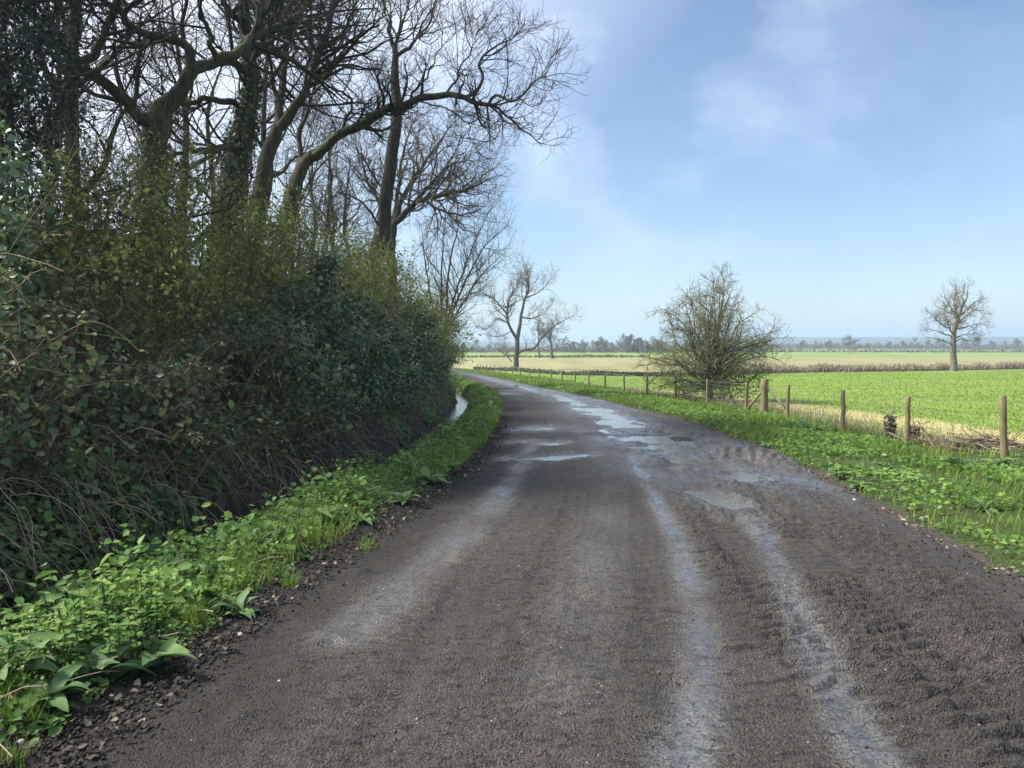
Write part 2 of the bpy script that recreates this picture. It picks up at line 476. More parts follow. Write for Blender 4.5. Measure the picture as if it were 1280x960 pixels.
c = k.mix(k.ramp(k.noise(1.1, 4), [(.38, (.15, .15, .15)), (.62, (.75, .75, .75))]), c, k.ramp(vs.outputs[0], [(0, (.45, .45, .45)), (.55, (1, 1, 1)), (.9, (1.35, 1.33, 1.3)), (1, (2.1, 2.0, 1.95))]), 'MULTIPLY')
c = k.mix(k.math('MULTIPLY', k.attr('silt_sheen'), k.ramp(n3, [(.44, (.05, .05, .05)), (.56, (1, 1, 1))])), c, (.125, .126, .130))  # pale silt, with the sky sheen of wet tracks painted into its colour
c = k.mix(k.ramp(n3, [(.41, (.9, .9, .9)), (.48, (0, 0, 0))]), c, (.026, .022, .020))
c = k.mix(k.ramp(n5, [(.40, (.95, .95, .95)), (.46, (0, 0, 0))]), c, (.024, .020, .018))
c = k.mix(k.ramp(n6, [(.40, (.35, .35, .35)), (.55, (0, 0, 0))]), c, (.045, .040, .037))
c = k.mix(k.ramp(n4, [(.66, (0, 0, 0)), (.74, (.85, .85, .85))]), c, (.32, .29, .26))
c = k.mix(k.math('MULTIPLY', wet, .35), c, (.04, .037, .036))
c = k.mix(k.math('MULTIPLY', dark, .85), c, (.018, .015, .013))
p = k.n('BsdfPrincipled'); k.l(c, p.inputs['Base Color'])
rv = k.math('ADD', k.math('MULTIPLY', k.math('SUBTRACT', n2, .5), .35), k.math('SUBTRACT', .78, k.math('MULTIPLY', wet, .70)))
k.l(rv, p.inputs['Roughness'])
k.l(k.math('ADD', .25, k.math('MULTIPLY', wet, .75)), p.inputs['Specular IOR Level'])
hh = k.math('ADD', k.math('ADD', k.math('MULTIPLY', n3, .7), k.math('MULTIPLY', n4, .25)), k.math('ADD', k.math('ADD', k.math('MULTIPLY', n5, 1.5), k.math('MULTIPLY', vo.outputs['Distance'], -.55)), k.math('MULTIPLY', n6, .4)))
bm = k.n('Bump', Distance=.03); k.l(k.math('MAXIMUM', k.math('SUBTRACT', .9, k.math('MULTIPLY', wet, .95)), .07), bm.inputs['Strength'])
k.l(hh, bm.inputs['Height']); k.l(bm.outputs[0], p.inputs['Normal'])
k.l(p.outputs[0], k.out.inputs['Surface']); M['road'] = k.m

# ground: soil and mud by the track, turf elsewhere
k = NT('ground_soil_turf')
soil = k.attr('soil'); brown = k.attr('brown')
n1 = k.noise(3, 5, .6); n2 = k.noise(28, 5, .65)
mud = k.mix(brown, k.mix(n2, (.022, .019, .015), (.065, .055, .042)), k.mix(n2, (.035, .028, .024), (.10, .082, .068)))
turf = k.mix(k.ramp(n1, [(.35, (0, 0, 0)), (.65, (1, 1, 1))]), (.035, .055, .016), (.065, .095, .024))
turf = k.mix(k.ramp(n2, [(.3, (.7, .7, .7)), (.5, (0, 0, 0))]), turf, (.045, .036, .022))
e = k.ramp(k.math('ADD', soil, k.math('MULTIPLY', k.math('SUBTRACT', n1, .5), .9)), [(.4, (0, 0, 0)), (.6, (1, 1, 1))])
c = k.mix(e, turf, mud)
p = k.n('BsdfPrincipled', Roughness=.9); p.inputs['Specular IOR Level'].default_value = .2
k.l(c, p.inputs['Base Color'])
bm = k.n('Bump', Strength=.9, Distance=.05); k.l(n2, bm.inputs['Height']); k.l(bm.outputs[0], p.inputs['Normal'])
k.l(p.outputs[0], k.out.inputs['Surface']); M['ground'] = k.m

def field_mat(name, a, b, d=None, tan=None, sc=(.5, .12, 1), nb=.35):
    k = NT(name)
    co = k.n('TexCoord').outputs['Object']
    mp = k.n('Mapping'); mp.inputs['Scale'].default_value = sc; k.l(co, mp.inputs['Vector'])
    n1 = k.noise(nb, 5, .6, mp.outputs[0]); n2 = k.noise(5, 4, .7, co)
    c = k.mix(k.ramp(n1, [(.35, (0, 0, 0)), (.65, (1, 1, 1))]), a, b)
    c = k.mix(k.ramp(n2, [(.35, (.5, .5, .5)), (.55, (0, 0, 0))]), c, tuple(x * .6 for x in a))
    if tan is not None:
        c = k.mix(k.ramp(k.math('ADD', k.attr('tan'), k.math('MULTIPLY', k.math('SUBTRACT', n2, .5), .7)), [(.4, (0, 0, 0)), (.7, (1, 1, 1))]), c, tan)
    p = k.n('BsdfPrincipled', Roughness=.95); p.inputs['Specular IOR Level'].default_value = .1
    k.l(c, p.inputs['Base Color'])
    bm = k.n('Bump', Strength=.6, Distance=.08); k.l(n2, bm.inputs['Height']); k.l(bm.outputs[0], p.inputs['Normal'])
    k.l(p.outputs[0], k.out.inputs['Surface']); return k.m
M['green_field'] = field_mat('green_crop', (.12, .19, .03), (.20, .27, .055), tan=(.33, .29, .13), sc=(.05, .55, 1), nb=.9)
M['stubble'] = field_mat('stubble', (.195, .185, .088), (.28, .265, .135))
M['pasture'] = field_mat('far_pasture', (.15, .21, .05), (.22, .28, .09), sc=(.05, .02, 1), nb=1)
M['pale_field'] = field_mat('pale_field', (.14, .165, .07), (.20, .215, .11), sc=(.02, .01, 1), nb=1)
M['hill'] = field_mat('hill_land', (.05, .07, .06), (.11, .13, .10), sc=(.006, .004, 1), nb=1)

# ------------------------------------------------------------------ ground sheet and fields
ys = [-4.0]
while ys[-1] < 4200:
    y = ys[-1]; ys.append(y + max(.085, .02 * abs(y) if y < 160 else .05 * y))
ys = np.array(ys)
def span(a, b, n): return list(np.linspace(a, b, n, endpoint=False))
ss = np.array(span(-3500, -400, 14) + span(-400, -90, 32) + span(-90, -25, 44) + span(-25, -9, 40) + span(-9, -3, 36) + span(-3, -.3, 8) + span(-.3, 3.4, 66) + span(3.4, 8, 22) + span(8, 40, 24) + span(40, 400, 24) + span(400, 3501, 14))
SS, YY = np.meshgrid(ss, ys)
XX = Lf(YY) - SS
ZZ = H(XX, YY)
gv = np.stack([XX, YY, ZZ], -1).reshape(-1, 3)
nr, nc = SS.shape
gi = np.arange(nr * nc).reshape(nr, nc)
gq = np.stack([gi[:-1, :-1], gi[1:, :-1], gi[1:, 1:], gi[:-1, 1:]], -1)
RR = XX - Rf(YY)
soil = np.where(SS > 0, np.clip(1.3 - SS / .5, 0, 1) + sstep(1.05, 1.4, SS) * (1 - .35 * sstep(3.0, 5, SS)), np.clip(1.25 - np.maximum(RR, 0) / .35, 0, 1))
soil = soil * (1 - sstep(115, 125, YY))
g = obj('ground', mesh_np('ground', gv, [gq.reshape(-1, 4)], {'soil': soil.ravel(), 'brown': (RR > -1.5).astype(float).ravel()}, True), M['ground'])
tag(g, None, None, kind='structure')

# the field hedge that bounds the green crop
HX = np.array([-60, -16, 0, 6, 12, 19, 36, 80, 140, 400, 3000.])
HY = np.array([160, 142, 110, 84, 76, 77, 97, 122, 142, 200, 700.])
def hedge_y(x): return np.interp(x, HX, HY)
FPX = [(10.6, 9.3), (13.1, 8.46), (15.2, 7.85), (17.8, 7.72), (21.7, 7.8), (24.0, 7.9), (24.9, 7.62), (28.4, 7.25), (31.7, 6.75), (35.2, 6.2), (39.6, 5.8), (44, 5.35), (48, 4.8), (52.8, 4.35), (58.7, 3.85), (63.4, 3.25)]
for i in range(12):
    a = (i + 1) / 12; FPX.append((63.4 + a * 50, 3.25 - a * 8.3 - .5 * sin(a * pi)))
FY = np.array([p[0] for p in FPX]); FX = np.array([p[1] for p in FPX])
def fence_x(y): return np.interp(y, np.concatenate([[-4, 5], FY]), np.concatenate([[13.0, 11.0], FX]))

def sub(name, mask, mat, lift, attrs=None):
    q = gq[mask].reshape(-1, 4)
    u, inv = np.unique(q, return_inverse=True)
    v = gv[u] + np.array([0, 0, lift])
    me = mesh_np(name, v, [inv.reshape(-1, 4)], {k_: a.ravel()[u] for k_, a in (attrs or {}).items()}, True)
    o = obj(name, me, mat); o['kind'] = 'structure'; return o
cx = XX[:-1, :-1] * .5 + XX[1:, 1:] * .5; cy = YY[:-1, :-1] * .5 + YY[1:, 1:] * .5
fd = XX - fence_x(YY)
tanv = np.exp(-((fd - 3.0) / 1.3) ** 2) * (1 - sstep(30, 60, YY)) + .9 * np.exp(-((fd - 8.0) / .5) ** 2) * .3
m_green = (cx > fence_x(cy) + .5) & (cy < hedge_y(cx)) & (cy < 700)
sub('green_field', m_green, M['green_field'], .02, {'tan': tanv})
sub('stubble_field', (cy >= hedge_y(cx)) & (cy < 225 + .1 * cx), M['stubble'], .02)
sub('pasture', (cy >= 225 + .1 * cx) & (cy < 375) & (cy >= hedge_y(cx)), M['pasture'], .02)
sub('pale_field', (cy >= 375) & (cy < 680) & (cy >= hedge_y(cx)), M['pale_field'], .02)

# hills on the skyline
hx = np.linspace(-2600, 3200, 160); hr = []
prof = np.array([0, .25, .6, .9, 1, .9, .5, 0]); hy = np.array([1250, 1500, 1750, 2000, 2200, 2400, 2700, 3000.])
hh_ = 5 + 14 * sstep(300, 950, hx) + (4 + 13 * sstep(300, 950, hx)) * fbm(hx / 700, hx * 0, 31, 4) + 10 * np.exp(-((hx - 1500) / 260) ** 2) + 3 * vnoise(hx / 60, hx * 0, 33)
V = []
for j in range(8):
    z = -4 + (hh_ + 4) * prof[j] + (3 * vnoise(hx / 90, hx * 0 + j, 35) if 0 < j < 7 else 0)
    V.append(np.stack([hx, np.full_like(hx, hy[j]), z], -1))
V = np.array(V).reshape(-1, 3); ii = np.arange(8 * 160).reshape(8, 160)
o = obj('hills', mesh_np('hills', V, [np.stack([ii[:-1, :-1], ii[:-1, 1:], ii[1:, 1:], ii[1:, :-1]], -1).reshape(-1, 4)], {}, True), M['hill'])
o['kind'] = 'structure'

# ------------------------------------------------------------------ road
def seg_dist(x, y, pts):
    d = np.full(x.shape, 1e9)
    for (ax, ay), (bx, by) in zip(pts[:-1], pts[1:]):
        vx, vy = bx - ax, by - ay
        t = np.clip(((x - ax) * vx + (y - ay) * vy) / max(vx * vx + vy * vy, 1e-9), 0, 1)
        d = np.minimum(d, np.hypot(x - ax - t * vx, y - ay - t * vy))
    return d
PUD = [([(935, 600), (900, 588), (860, 572), (825, 556), (795, 540)], .70, 1.02),
       ([(800, 543), (770, 526), (735, 510)], .55, .95),
       ([(735, 510), (700, 497), (665, 487), (640, 481)], .42, 1.0),
       ([(915, 637), (893, 628), (868, 618)], .20, 1.2),
       ([(652, 574.5), (690, 574), (728, 571)], .22, 1.25),
       ([(652, 553), (700, 556)], .26, .75),
       ([(655, 538), (688, 536)], .34, .8),
       ([(618, 492), (632, 493)], .5, 1.1),
       ([(925, 654), (935, 656)], .10, 1.0),
       ([(885, 560), (860, 548)], .40, .7)]
STREAK = [([(845, 990), (878, 860), (872, 770), (850, 690), (815, 620), (790, 575)], .10, 1.0),
          ([(1085, 960), (1030, 850), (995, 770), (962, 690), (935, 650)], .095, 1.15),
          ([(430, 800), (540, 710), (610, 640), (650, 590), (668, 555)], .19, .7),
          ([(690, 880), (745, 700), (765, 620), (740, 560)], .22, .3)]
rows = [1.8]
while rows[-1] < 128: rows.append(rows[-1] + max(.016, .005 * rows[-1] + .00012 * rows[-1] ** 2))
rows = np.array(rows); NCR = 260
q = np.linspace(-.06, 1.06, NCR)
QQ, RY = np.meshgrid(q, rows)
lx = Lf(RY); rx = Rf(RY)
RX = lx + QQ * (rx - lx)
wob = .10 * fbm(RY * 1.3, RY * 0 + np.sign(QQ - .5), 41, 3)
RX = RX + wob * (sstep(.75, 1, QQ) + sstep(.25, 0, QQ))
edn = .035 * fbm(RX * 2.2, RY * 2.2, 43, 4)
edge = sstep(-.01, .12, QQ + edn) * sstep(-.01, .12, 1 - QQ + edn)
rim = sstep(-.055, -.012, QQ + edn) * sstep(-.055, -.012, 1 - QQ + edn)
base = gz(RY)
crown = .05 * (1 - (2 * QQ - 1) ** 2)
hgt = .030 * fbm(RX * .8, RY * .5, 51, 3)
nearw = np.clip(14 / np.maximum(RY, 1), .35, 1)
hgt += nearw * .012 * fbm(RX * 5, RY * 7, 52, 5, .6) + np.clip(9 / np.maximum(RY, 1), 0, 1) * .007 * np.maximum(0, fbm(RX * 22, RY * 26, 54, 3)) * 2
rg = 1 - np.abs(fbm(RX * 11, RY * 9, 53, 3)) * 2.2
hgt += nearw * .008 * rg * (0.4 + sstep(.55, 1, QQ) + .5 * sstep(.2, 0, QQ))
# lug prints of tractor tyres on the soft right margin
lat = (1 - QQ) * (rx - lx)
lug = np.zeros_like(RX)
for c0, w0, ph, sl in ((1.05, .42, 0, .35), (.50, .36, .9, -.3), (1.70, .40, 1.7, .3), (3.35, .24, .4, .5), (4.1, .22, 1.1, -.5)):
    cc = c0 + .25 * fbm(RY * .25, RY * 0 + c0, 61, 2)
    band = np.exp(-((lat - cc) / w0) ** 4)
    fr = np.sin((RY + sl * np.abs(lat - cc) + .07 * fbm(RX * 3, RY * 3, 62, 3)) * 2 * pi / .14 + ph)
    lug += band * sstep(-.1, .35, fr) * sstep(-.42, -.05, fbm(RX * .9, RY * .5, 63 + int(ph * 10), 2)) * (.85 + .6 * fbm(RX * 9, RY * 9, 69, 2))
hgt += (.044 - .030 * sstep(2.2, 3, lat)) * lug * (1 - .7 * sstep(16, 26, RY))
# shallow hollows worn by wheels, with broken tread lines
for c0, w0 in ((.34, .16), (.47, .12), (.62, .1), (.80, .1), (.22, .12)):
    lw = (QQ - c0 - .035 * fbm(RY * .12, RY * 0 + c0 * 9, 64, 2)) * 4.6
    hgt += -.016 * np.exp(-(lw / w0) ** 2) * (.6 + .8 * (fbm(RX * .7, RY * .35, 67, 2) > 0)) + .005 * nearw * np.exp(-((np.abs(lw) - w0 * .8) / .03) ** 2)
hgt += nearw * .010 * np.maximum(0, fbm(RX * 2.2, RY * 9, 68, 3)) * 2
# chunky ridges churned up where a wheel ran wide
ck = base_road(955, 573)
dch = np.exp(-(((RX - ck[0]) / .75) ** 2 + ((RY - ck[1]) / 1.3) ** 2))
churn = dch * .13 * sstep(.0, .8, np.sin((RY * 1.0 + .45 * RX) * 2 * pi / .40 + 2 * fbm(RX * 1.5, RY * 1.5, 66, 2))) * (.75 + .8 * fbm(RX * 3, RY * 3, 65, 3))
wet = np.zeros_like(RX); dep = np.zeros_like(RX); pm = []
nz = fbm(RX * 1.6, RY * 1.1, 71, 4)
for px, w, a in PUD:
    d = seg_dist(RX, RY, [base_road(*t) for t in px])
    gss = a * np.exp(-(d / w) ** 2)
    pm.append(gss)
    dep = np.maximum(dep, gss)
    wet = np.maximum(wet, np.exp(-(d / (w * 2.2)) ** 2) * min(1, a + .15))
for px, w, a in STREAK:
    d = seg_dist(RX, RY, [base_road(*t) for t in px])
    wet = np.maximum(wet, a * np.exp(-(d / w) ** 2) * np.clip(.95 + 1.1 * fbm(RX * 3, RY * 1.6, 75, 4), 0, 1.2))
far_wet = .85 * sstep(14, 30, RY) * sstep(.35, .6, QQ) * (1 - sstep(60, 100, RY))
wet = np.clip(np.maximum(wet, far_wet) * (.95 + .7 * nz), 0, 1)
silt_sheen = np.zeros_like(RX)  # mask for pale silt and painted sky sheen along streaks and puddles
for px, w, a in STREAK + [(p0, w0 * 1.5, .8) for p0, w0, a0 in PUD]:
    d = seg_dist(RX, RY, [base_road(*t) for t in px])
    silt_sheen = np.maximum(silt_sheen, a * np.exp(-(d / (w * 1.1)) ** 2))
silt_sheen = np.clip(silt_sheen * (.75 + 2.2 * fbm(RX * 3.2, RY * 2.2, 83, 5, .65)), 0, 1)
nz2 = fbm(RX * 2.6, RY * 1.5, 72, 4)
hgt = hgt * (1 - .35 * np.clip(dep, 0, 1)) - .058 * dep + .075 * nz2 * sstep(.02, .2, dep) 
hgt += .05 * sstep(.16, .05, QQ) * np.maximum(0, .25 + 1.6 * fbm(RX * 5, RY * 5, 77, 4)) + .05 * sstep(.9, .97, QQ) * np.maximum(0, .2 + 1.4 * fbm(RX * 4, RY * 6, 78, 4))
rut = np.zeros_like(RX)
for px, w, a in [([(668, 500), (712, 540), (748, 590), (758, 640), (745, 720), (690, 900)], .20, .55), ([(735, 545), (785, 600), (812, 660), (800, 760), (770, 900)], .15, .45), ([(600, 760), (660, 660), (690, 600)], .14, .35), ([(1150, 900), (1090, 760), (1030, 660), (985, 600)], .22, .5), ([(960, 820), (925, 720), (900, 660)], .12, .45)]:
    d = seg_dist(RX, RY, [base_road(*t) for t in px])
    rut = np.maximum(rut, a * np.exp(-(d / w) ** 2) * (.55 + .45 * np.sin(d * 2 * pi / .075)))
rut = rut * np.clip(.8 + 1.6 * fbm(RX * 2, RY * 1.5, 85, 4), 0, 1.3)
hgt += -.012 * rut
HG = H(RX, RY, False)
RZ = (base + crown + hgt) * edge + (HG + .014 + .02 * fbm(RX * 5, RY * 5, 79, 4)) * (1 - edge) + churn * rim - .06 * (1 - rim)
dark = np.clip(.85 * rut + .7 * dch * (churn < .03) * rim + sstep(.15, .03, QQ + .09 * fbm(RX * 1.6, RY * 1.2, 80, 4)) + .22 * sstep(.25, .0, lug) * sstep(2.3, 1.9, lat) * sstep(.1, .4, lat) * nearw, 0, 1) * .75
rv_ = np.stack([RX, RY, RZ], -1).reshape(-1, 3)
ri = np.arange(RX.size).reshape(RX.shape)
rq = np.stack([ri[:-1, :-1], ri[:-1, 1:], ri[1:, 1:], ri[1:, :-1]], -1)
o = obj('road', mesh_np('road', rv_, [rq.reshape(-1, 4)], {'wet': wet.ravel(), 'dark': dark.ravel(), 'silt_sheen': silt_sheen.ravel()}, True), M['road'])
o['kind'] = 'structure'
# standing water: a sheet in each dip, cut out by the road's own relief
wz = base + crown - .026
for gss in pm:
    mk = (gss > .22)
    mf = mk[:-1, :-1] & mk[1:, 1:] & (edge[:-1, :-1] > .9)
    if mf.sum() < 4: continue
    qd = rq[mf]; u, inv = np.unique(qd, return_inverse=True)
    vv = rv_[u].copy(); vv[:, 2] = wz.ravel()[u]
    o = obj('puddle', mesh_np('puddle', vv, [inv.reshape(-1, 4)], {}, True), M['water']); o['kind'] = 'structure'

# ditch water
wy = np.arange(16, 70, .35)
V = []
for y in wy:
    for t in np.linspace(1.15, 2.45, 5): V.append((Lf(y) - t, y, gz(y) - .36))
ii = np.arange(len(V)).reshape(-1, 5)
o = obj('ditch_water', mesh_np('ditch_water', np.array(V), [np.stack([ii[:-1, :-1], ii[1:, :-1], ii[1:, 1:], ii[:-1, 1:]], -1).reshape(-1, 4)], {}, True), M['water'])
o['kind'] = 'structure'

# ------------------------------------------------------------------ trees
def limb_px(pts, K=16, jit=.02):
    """pts: (px, py, Y, radius)"""
    w = []
    for px, py, Y, r in pts:
        p_ = at(px, py, Y); w.append((p_.x, p_.y, p_.z, r * (.76 if Y < 60 else 1)))
    s_ = resample(w, K, 0)
    s_[:, :3] += jit * rng.normal(size=(K, 3)) * (np.arange(K) > 0)[:, None]
    return s_
def stump_base(s_, flare=1.35):
    """carry a trunk down into the ground"""
    x, y, z, r = s_[0]
    gzv = float(H(x, y)) - .15
    if z > gzv + .2:
        n = 5
        ext = np.array([[x + .04 * sin(t * 4), y + .04 * cos(t * 3), gzv + (z - gzv) * t, r * (1 + (flare - 1) * (1 - t) ** 2)] for t in np.linspace(0, 1, n, endpoint=False)])
        s_ = np.concatenate([ext, s_])
    return s_
def barky(s_, S=14):
    """one trunk or limb with ridged, knotty bark"""
    K = int(np.clip(len(s_) * 3, 30, 60)); q_ = resample(s_, K)
    v, f = tubes(q_[None, :, :3], q_[None, :, 3], S, True)
    v = v.reshape(K, S, 3); c_ = q_[:, None, :3]
    th = np.arange(S)[None] * np.ones((K, 1)); al = (np.arange(K)[:, None] * np.ones((1, S)))
    m_ = 1 + .20 * (vnoise(th * .9, al * .16, 13) + vnoise((th - S) * .9, al * .16, 13) * 0) + .16 * vnoise(th * .3, al * .35, 14)
    return (c_ + (v - c_) * m_[..., None]).reshape(-1, 3), f
def put_tubes(mb, s_list, S):
    if len(s_list) == 1 and s_list[0][0, 3] > .045 and s_list[0][0, 1] < 60:
        v, f = barky(s_list[0]); mb.add(v, f); return
    by = {}
    for s_ in s_list: by.setdefault(len(s_), []).append(s_)
    for L_ in by.values():
        A = np.array(L_); v, f = tubes(A[:, :, :3], A[:, :, 3], S, True); mb.add(v, f)
def build_tree(name, label, cat, trunk, limbs, lv, bark, twigm, group=None, limb_names=True, n1=None, crook=.25, up=.10, twiglen=(2.5, 1.3, .62), S=8, extra=None, rk=1.0, ivy=0, low=False):
    """trunk: polyline (x,y,z,r); limbs: list of polylines; lv: counts of the three orders of branches"""
    b = trunk[0, :3].copy(); b[2] = float(H(b[0], b[1]))
    root = thing(name, label, cat, b, group)
    mb = MB(); put_tubes(mb, [trunk], S + 2); obj('trunk', mb.mesh('trunk', True, b), bark, root)
    for l_ in limbs:
        mb = MB(); put_tubes(mb, [l_], S - 1); obj('limb', mb.mesh('limb', True, b), bark, root)
    alls = [resample(l_, 14) for l_ in limbs] if limbs else []
    if not limbs or extra: alls += [resample(trunk[len(trunk) // 2:], 14)]
    A = np.array(alls); P0, R0 = A[:, :, :3], A[:, :, 3]
    mb = MB()
    P, R = P0, R0
    for i, (m, ln) in enumerate(zip(lv, twiglen)):
        if m <= 0: break
        P2, R2 = grow(P, R, m, ln, (30, 75), K=(6, 5, 3, 3)[i] if not low else (4, 3, 3)[i], crook=crook * (1, 1, .8, .6)[i], up=up, rr=(.55, .6, .65, .7)[i], tmin=(.15, .12, .1, .1)[i], rmin=rk * (.010, .0055, .0031, .003)[i], rmax=rk * (.05, .016, .007, .006)[i])
        v, f = tubes(P2, R2, (4, 3, 3, 3)[i] if not low else 3); mb.add(v, f)
        P, R = P2, R2
    obj('crown', mb.mesh('crown', False, b), twigm, root)
    if ivy:      # ivy climbing the trunk
        q_ = resample(trunk, 40); n = ivy; hi = .1 + .75 * rng.random(n) ** 1.2; f_ = hi * 39; j = f_.astype(int); c_ = q_[j] + (q_[np.minimum(j + 1, 39)] - q_[j]) * (f_ - j)[:, None]
        az = rng.random(n) * 2 * pi; ok = vnoise(az * 1.2, hi * 9, 15) > -.22 + .45 * (hi - .4)
        rr_ = c_[:, 3] * rng.uniform(1.0, 1.35, n) + .03; pos = c_[:, :3] + np.stack([rr_ * np.cos(az), rr_ * np.sin(az), 0 * az], -1)
        mb = MB(); v, f, a = leaves(pos[ok], (np.stack([np.cos(az), np.sin(az), .4 + 0 * az], -1) + rng.normal(0, .4, (n, 3)))[ok], rng.uniform(.05, .11, n)[ok], 'ivy'); mb.add(v, f, a)
        obj('foliage', mb.mesh('foliage', False, b), M['ivy'], root)['kind'] = 'stuff'
    return root

def W(pts, **k): return limb_px(pts, **k)

# 1 forked oak at the left with its leaning limb
t = stump_base(W([(188, 250, 14, .30), (200, 150, 14, .27), (212, 128, 14, .22), (231, 106, 14, .17), (240, 88, 14, .16)]))
build_tree('oak_tree', 'forked bare oak with a long limb leaning up to the left', 'tree', t, [
    W([(203, 140, 14, .16), (178, 150, 13.7, .14), (150, 118, 13.4, .13), (103, 81, 13, .115), (62, 44, 12.6, .10), (40, 10, 12.3, .08), (25, -40, 12, .06)]),
    W([(103, 80, 13, .09), (125, 56, 13.2, .085), (137, 25, 13.4, .075), (150, 0, 13.5, .06), (160, -50, 13.6, .04)]),
    W([(239, 90, 14, .14), (237, 62, 14, .11), (219, 52, 13.9, .095), (194, 45, 13.7, .085), (170, 38, 13.5, .08), (156, 25, 13.4, .07), (162, 9, 13.4, .06), (178, -4, 13.4, .045)]),
    W([(240, 88, 14, .14), (269, 75, 14.3, .13), (300, 62, 14.6, .115), (316, 47, 14.9, .10), (344, 34, 15.2, .07), (372, 20, 15.5, .05), (395, -5, 15.6, .03)]),
    W([(270, 75, 14.2, .07), (262, 40, 14, .055), (250, 15, 13.9, .045), (252, -30, 13.8, .03)]),
    W([(156, 25, 13.4, .05), (140, 8, 13.0, .04), (105, 4, 12.6, .03), (80, -15, 12.4, .02)])],
    (90, 600, 2800), M['oak_bark'], M['twig'], ivy=2200)
# 2 thick straight oak
t = stump_base(W([(286, 290, 17, .42), (292, 230, 17, .38), (300, 175, 17, .33), (308, 150, 17, .27), (312, 106, 17, .22), (312, 78, 17, .20), (306, 31, 17, .16), (306, -20, 17, .13), (310, -80, 17, .08)]))
build_tree('oak_tree', 'thickest bare oak trunk rising straight behind the hawthorns', 'tree', t, [
    W([(312, 92, 17, .12), (285, 78, 16.5, .10), (255, 84, 16.2, .08), (232, 105, 16, .06), (205, 118, 15.8, .035)]),
    W([(300, 132, 17, .10), (280, 126, 16.7, .09), (250, 125, 16.4, .075), (225, 132, 16.2, .055), (205, 150, 16, .03)]),
    W([(312, 62, 17, .12), (345, 65, 17.4, .09), (380, 85, 17.8, .07), (400, 102, 18, .05), (420, 120, 18.2, .03)]),
    W([(308, 45, 17, .12), (330, 30, 17.4, .10), (350, 5, 17.8, .07), (372, -30, 18, .05)]),
    W([(306, 30, 17, .10), (285, 12, 16.7, .08), (265, -20, 16.4, .05)]),
    W([(318, 120, 17, .08), (340, 100, 17.5, .06), (352, 78, 17.9, .05), (362, 40, 18.1, .035), (380, 5, 18.3, .02)]),
    W([(296, 180, 17, .09), (270, 185, 16.4, .075), (240, 190, 16, .06), (215, 192, 15.7, .045), (182, 200, 15.4, .03)])],
    (95, 560, 2700), M['oak_bark'], M['twig'], extra=True, ivy=3200)
# 3 twin-stemmed oak right of it
t = stump_base(W([(318, 300, 19, .30), (328, 230, 19, .27), (337, 184, 19, .24), (347, 159, 19, .20)]))
build_tree('oak_tree', 'bare oak dividing low into two steep stems right of the thickest trunk', 'tree', t, [
    W([(346, 162, 19, .17), (362, 144, 19, .16), (378, 122, 19, .13), (387, 100, 19, .115), (400, 62, 19, .10), (412, 30, 19, .08), (420, -15, 19, .05)]),
    W([(346, 160, 19, .14), (353, 109, 19.4, .12), (356, 75, 19.6, .10), (362, 30, 19.8, .07), (360, -20, 20, .05)]),
    W([(386, 104, 19, .09), (405, 98, 18.8, .075), (428, 70, 18.6, .06), (450, 48, 18.4, .045), (475, 30, 18.2, .03)]),
    W([(400, 62, 19, .06), (425, 45, 19.4, .05), (440, 15, 19.6, .04), (455, -20, 19.8, .03)]),
    W([(354, 100, 19.4, .07), (335, 70, 19.8, .055), (325, 30, 20, .04), (330, -10, 20.2, .03)])],
    (80, 480, 2300), M['oak_bark'], M['twig'])
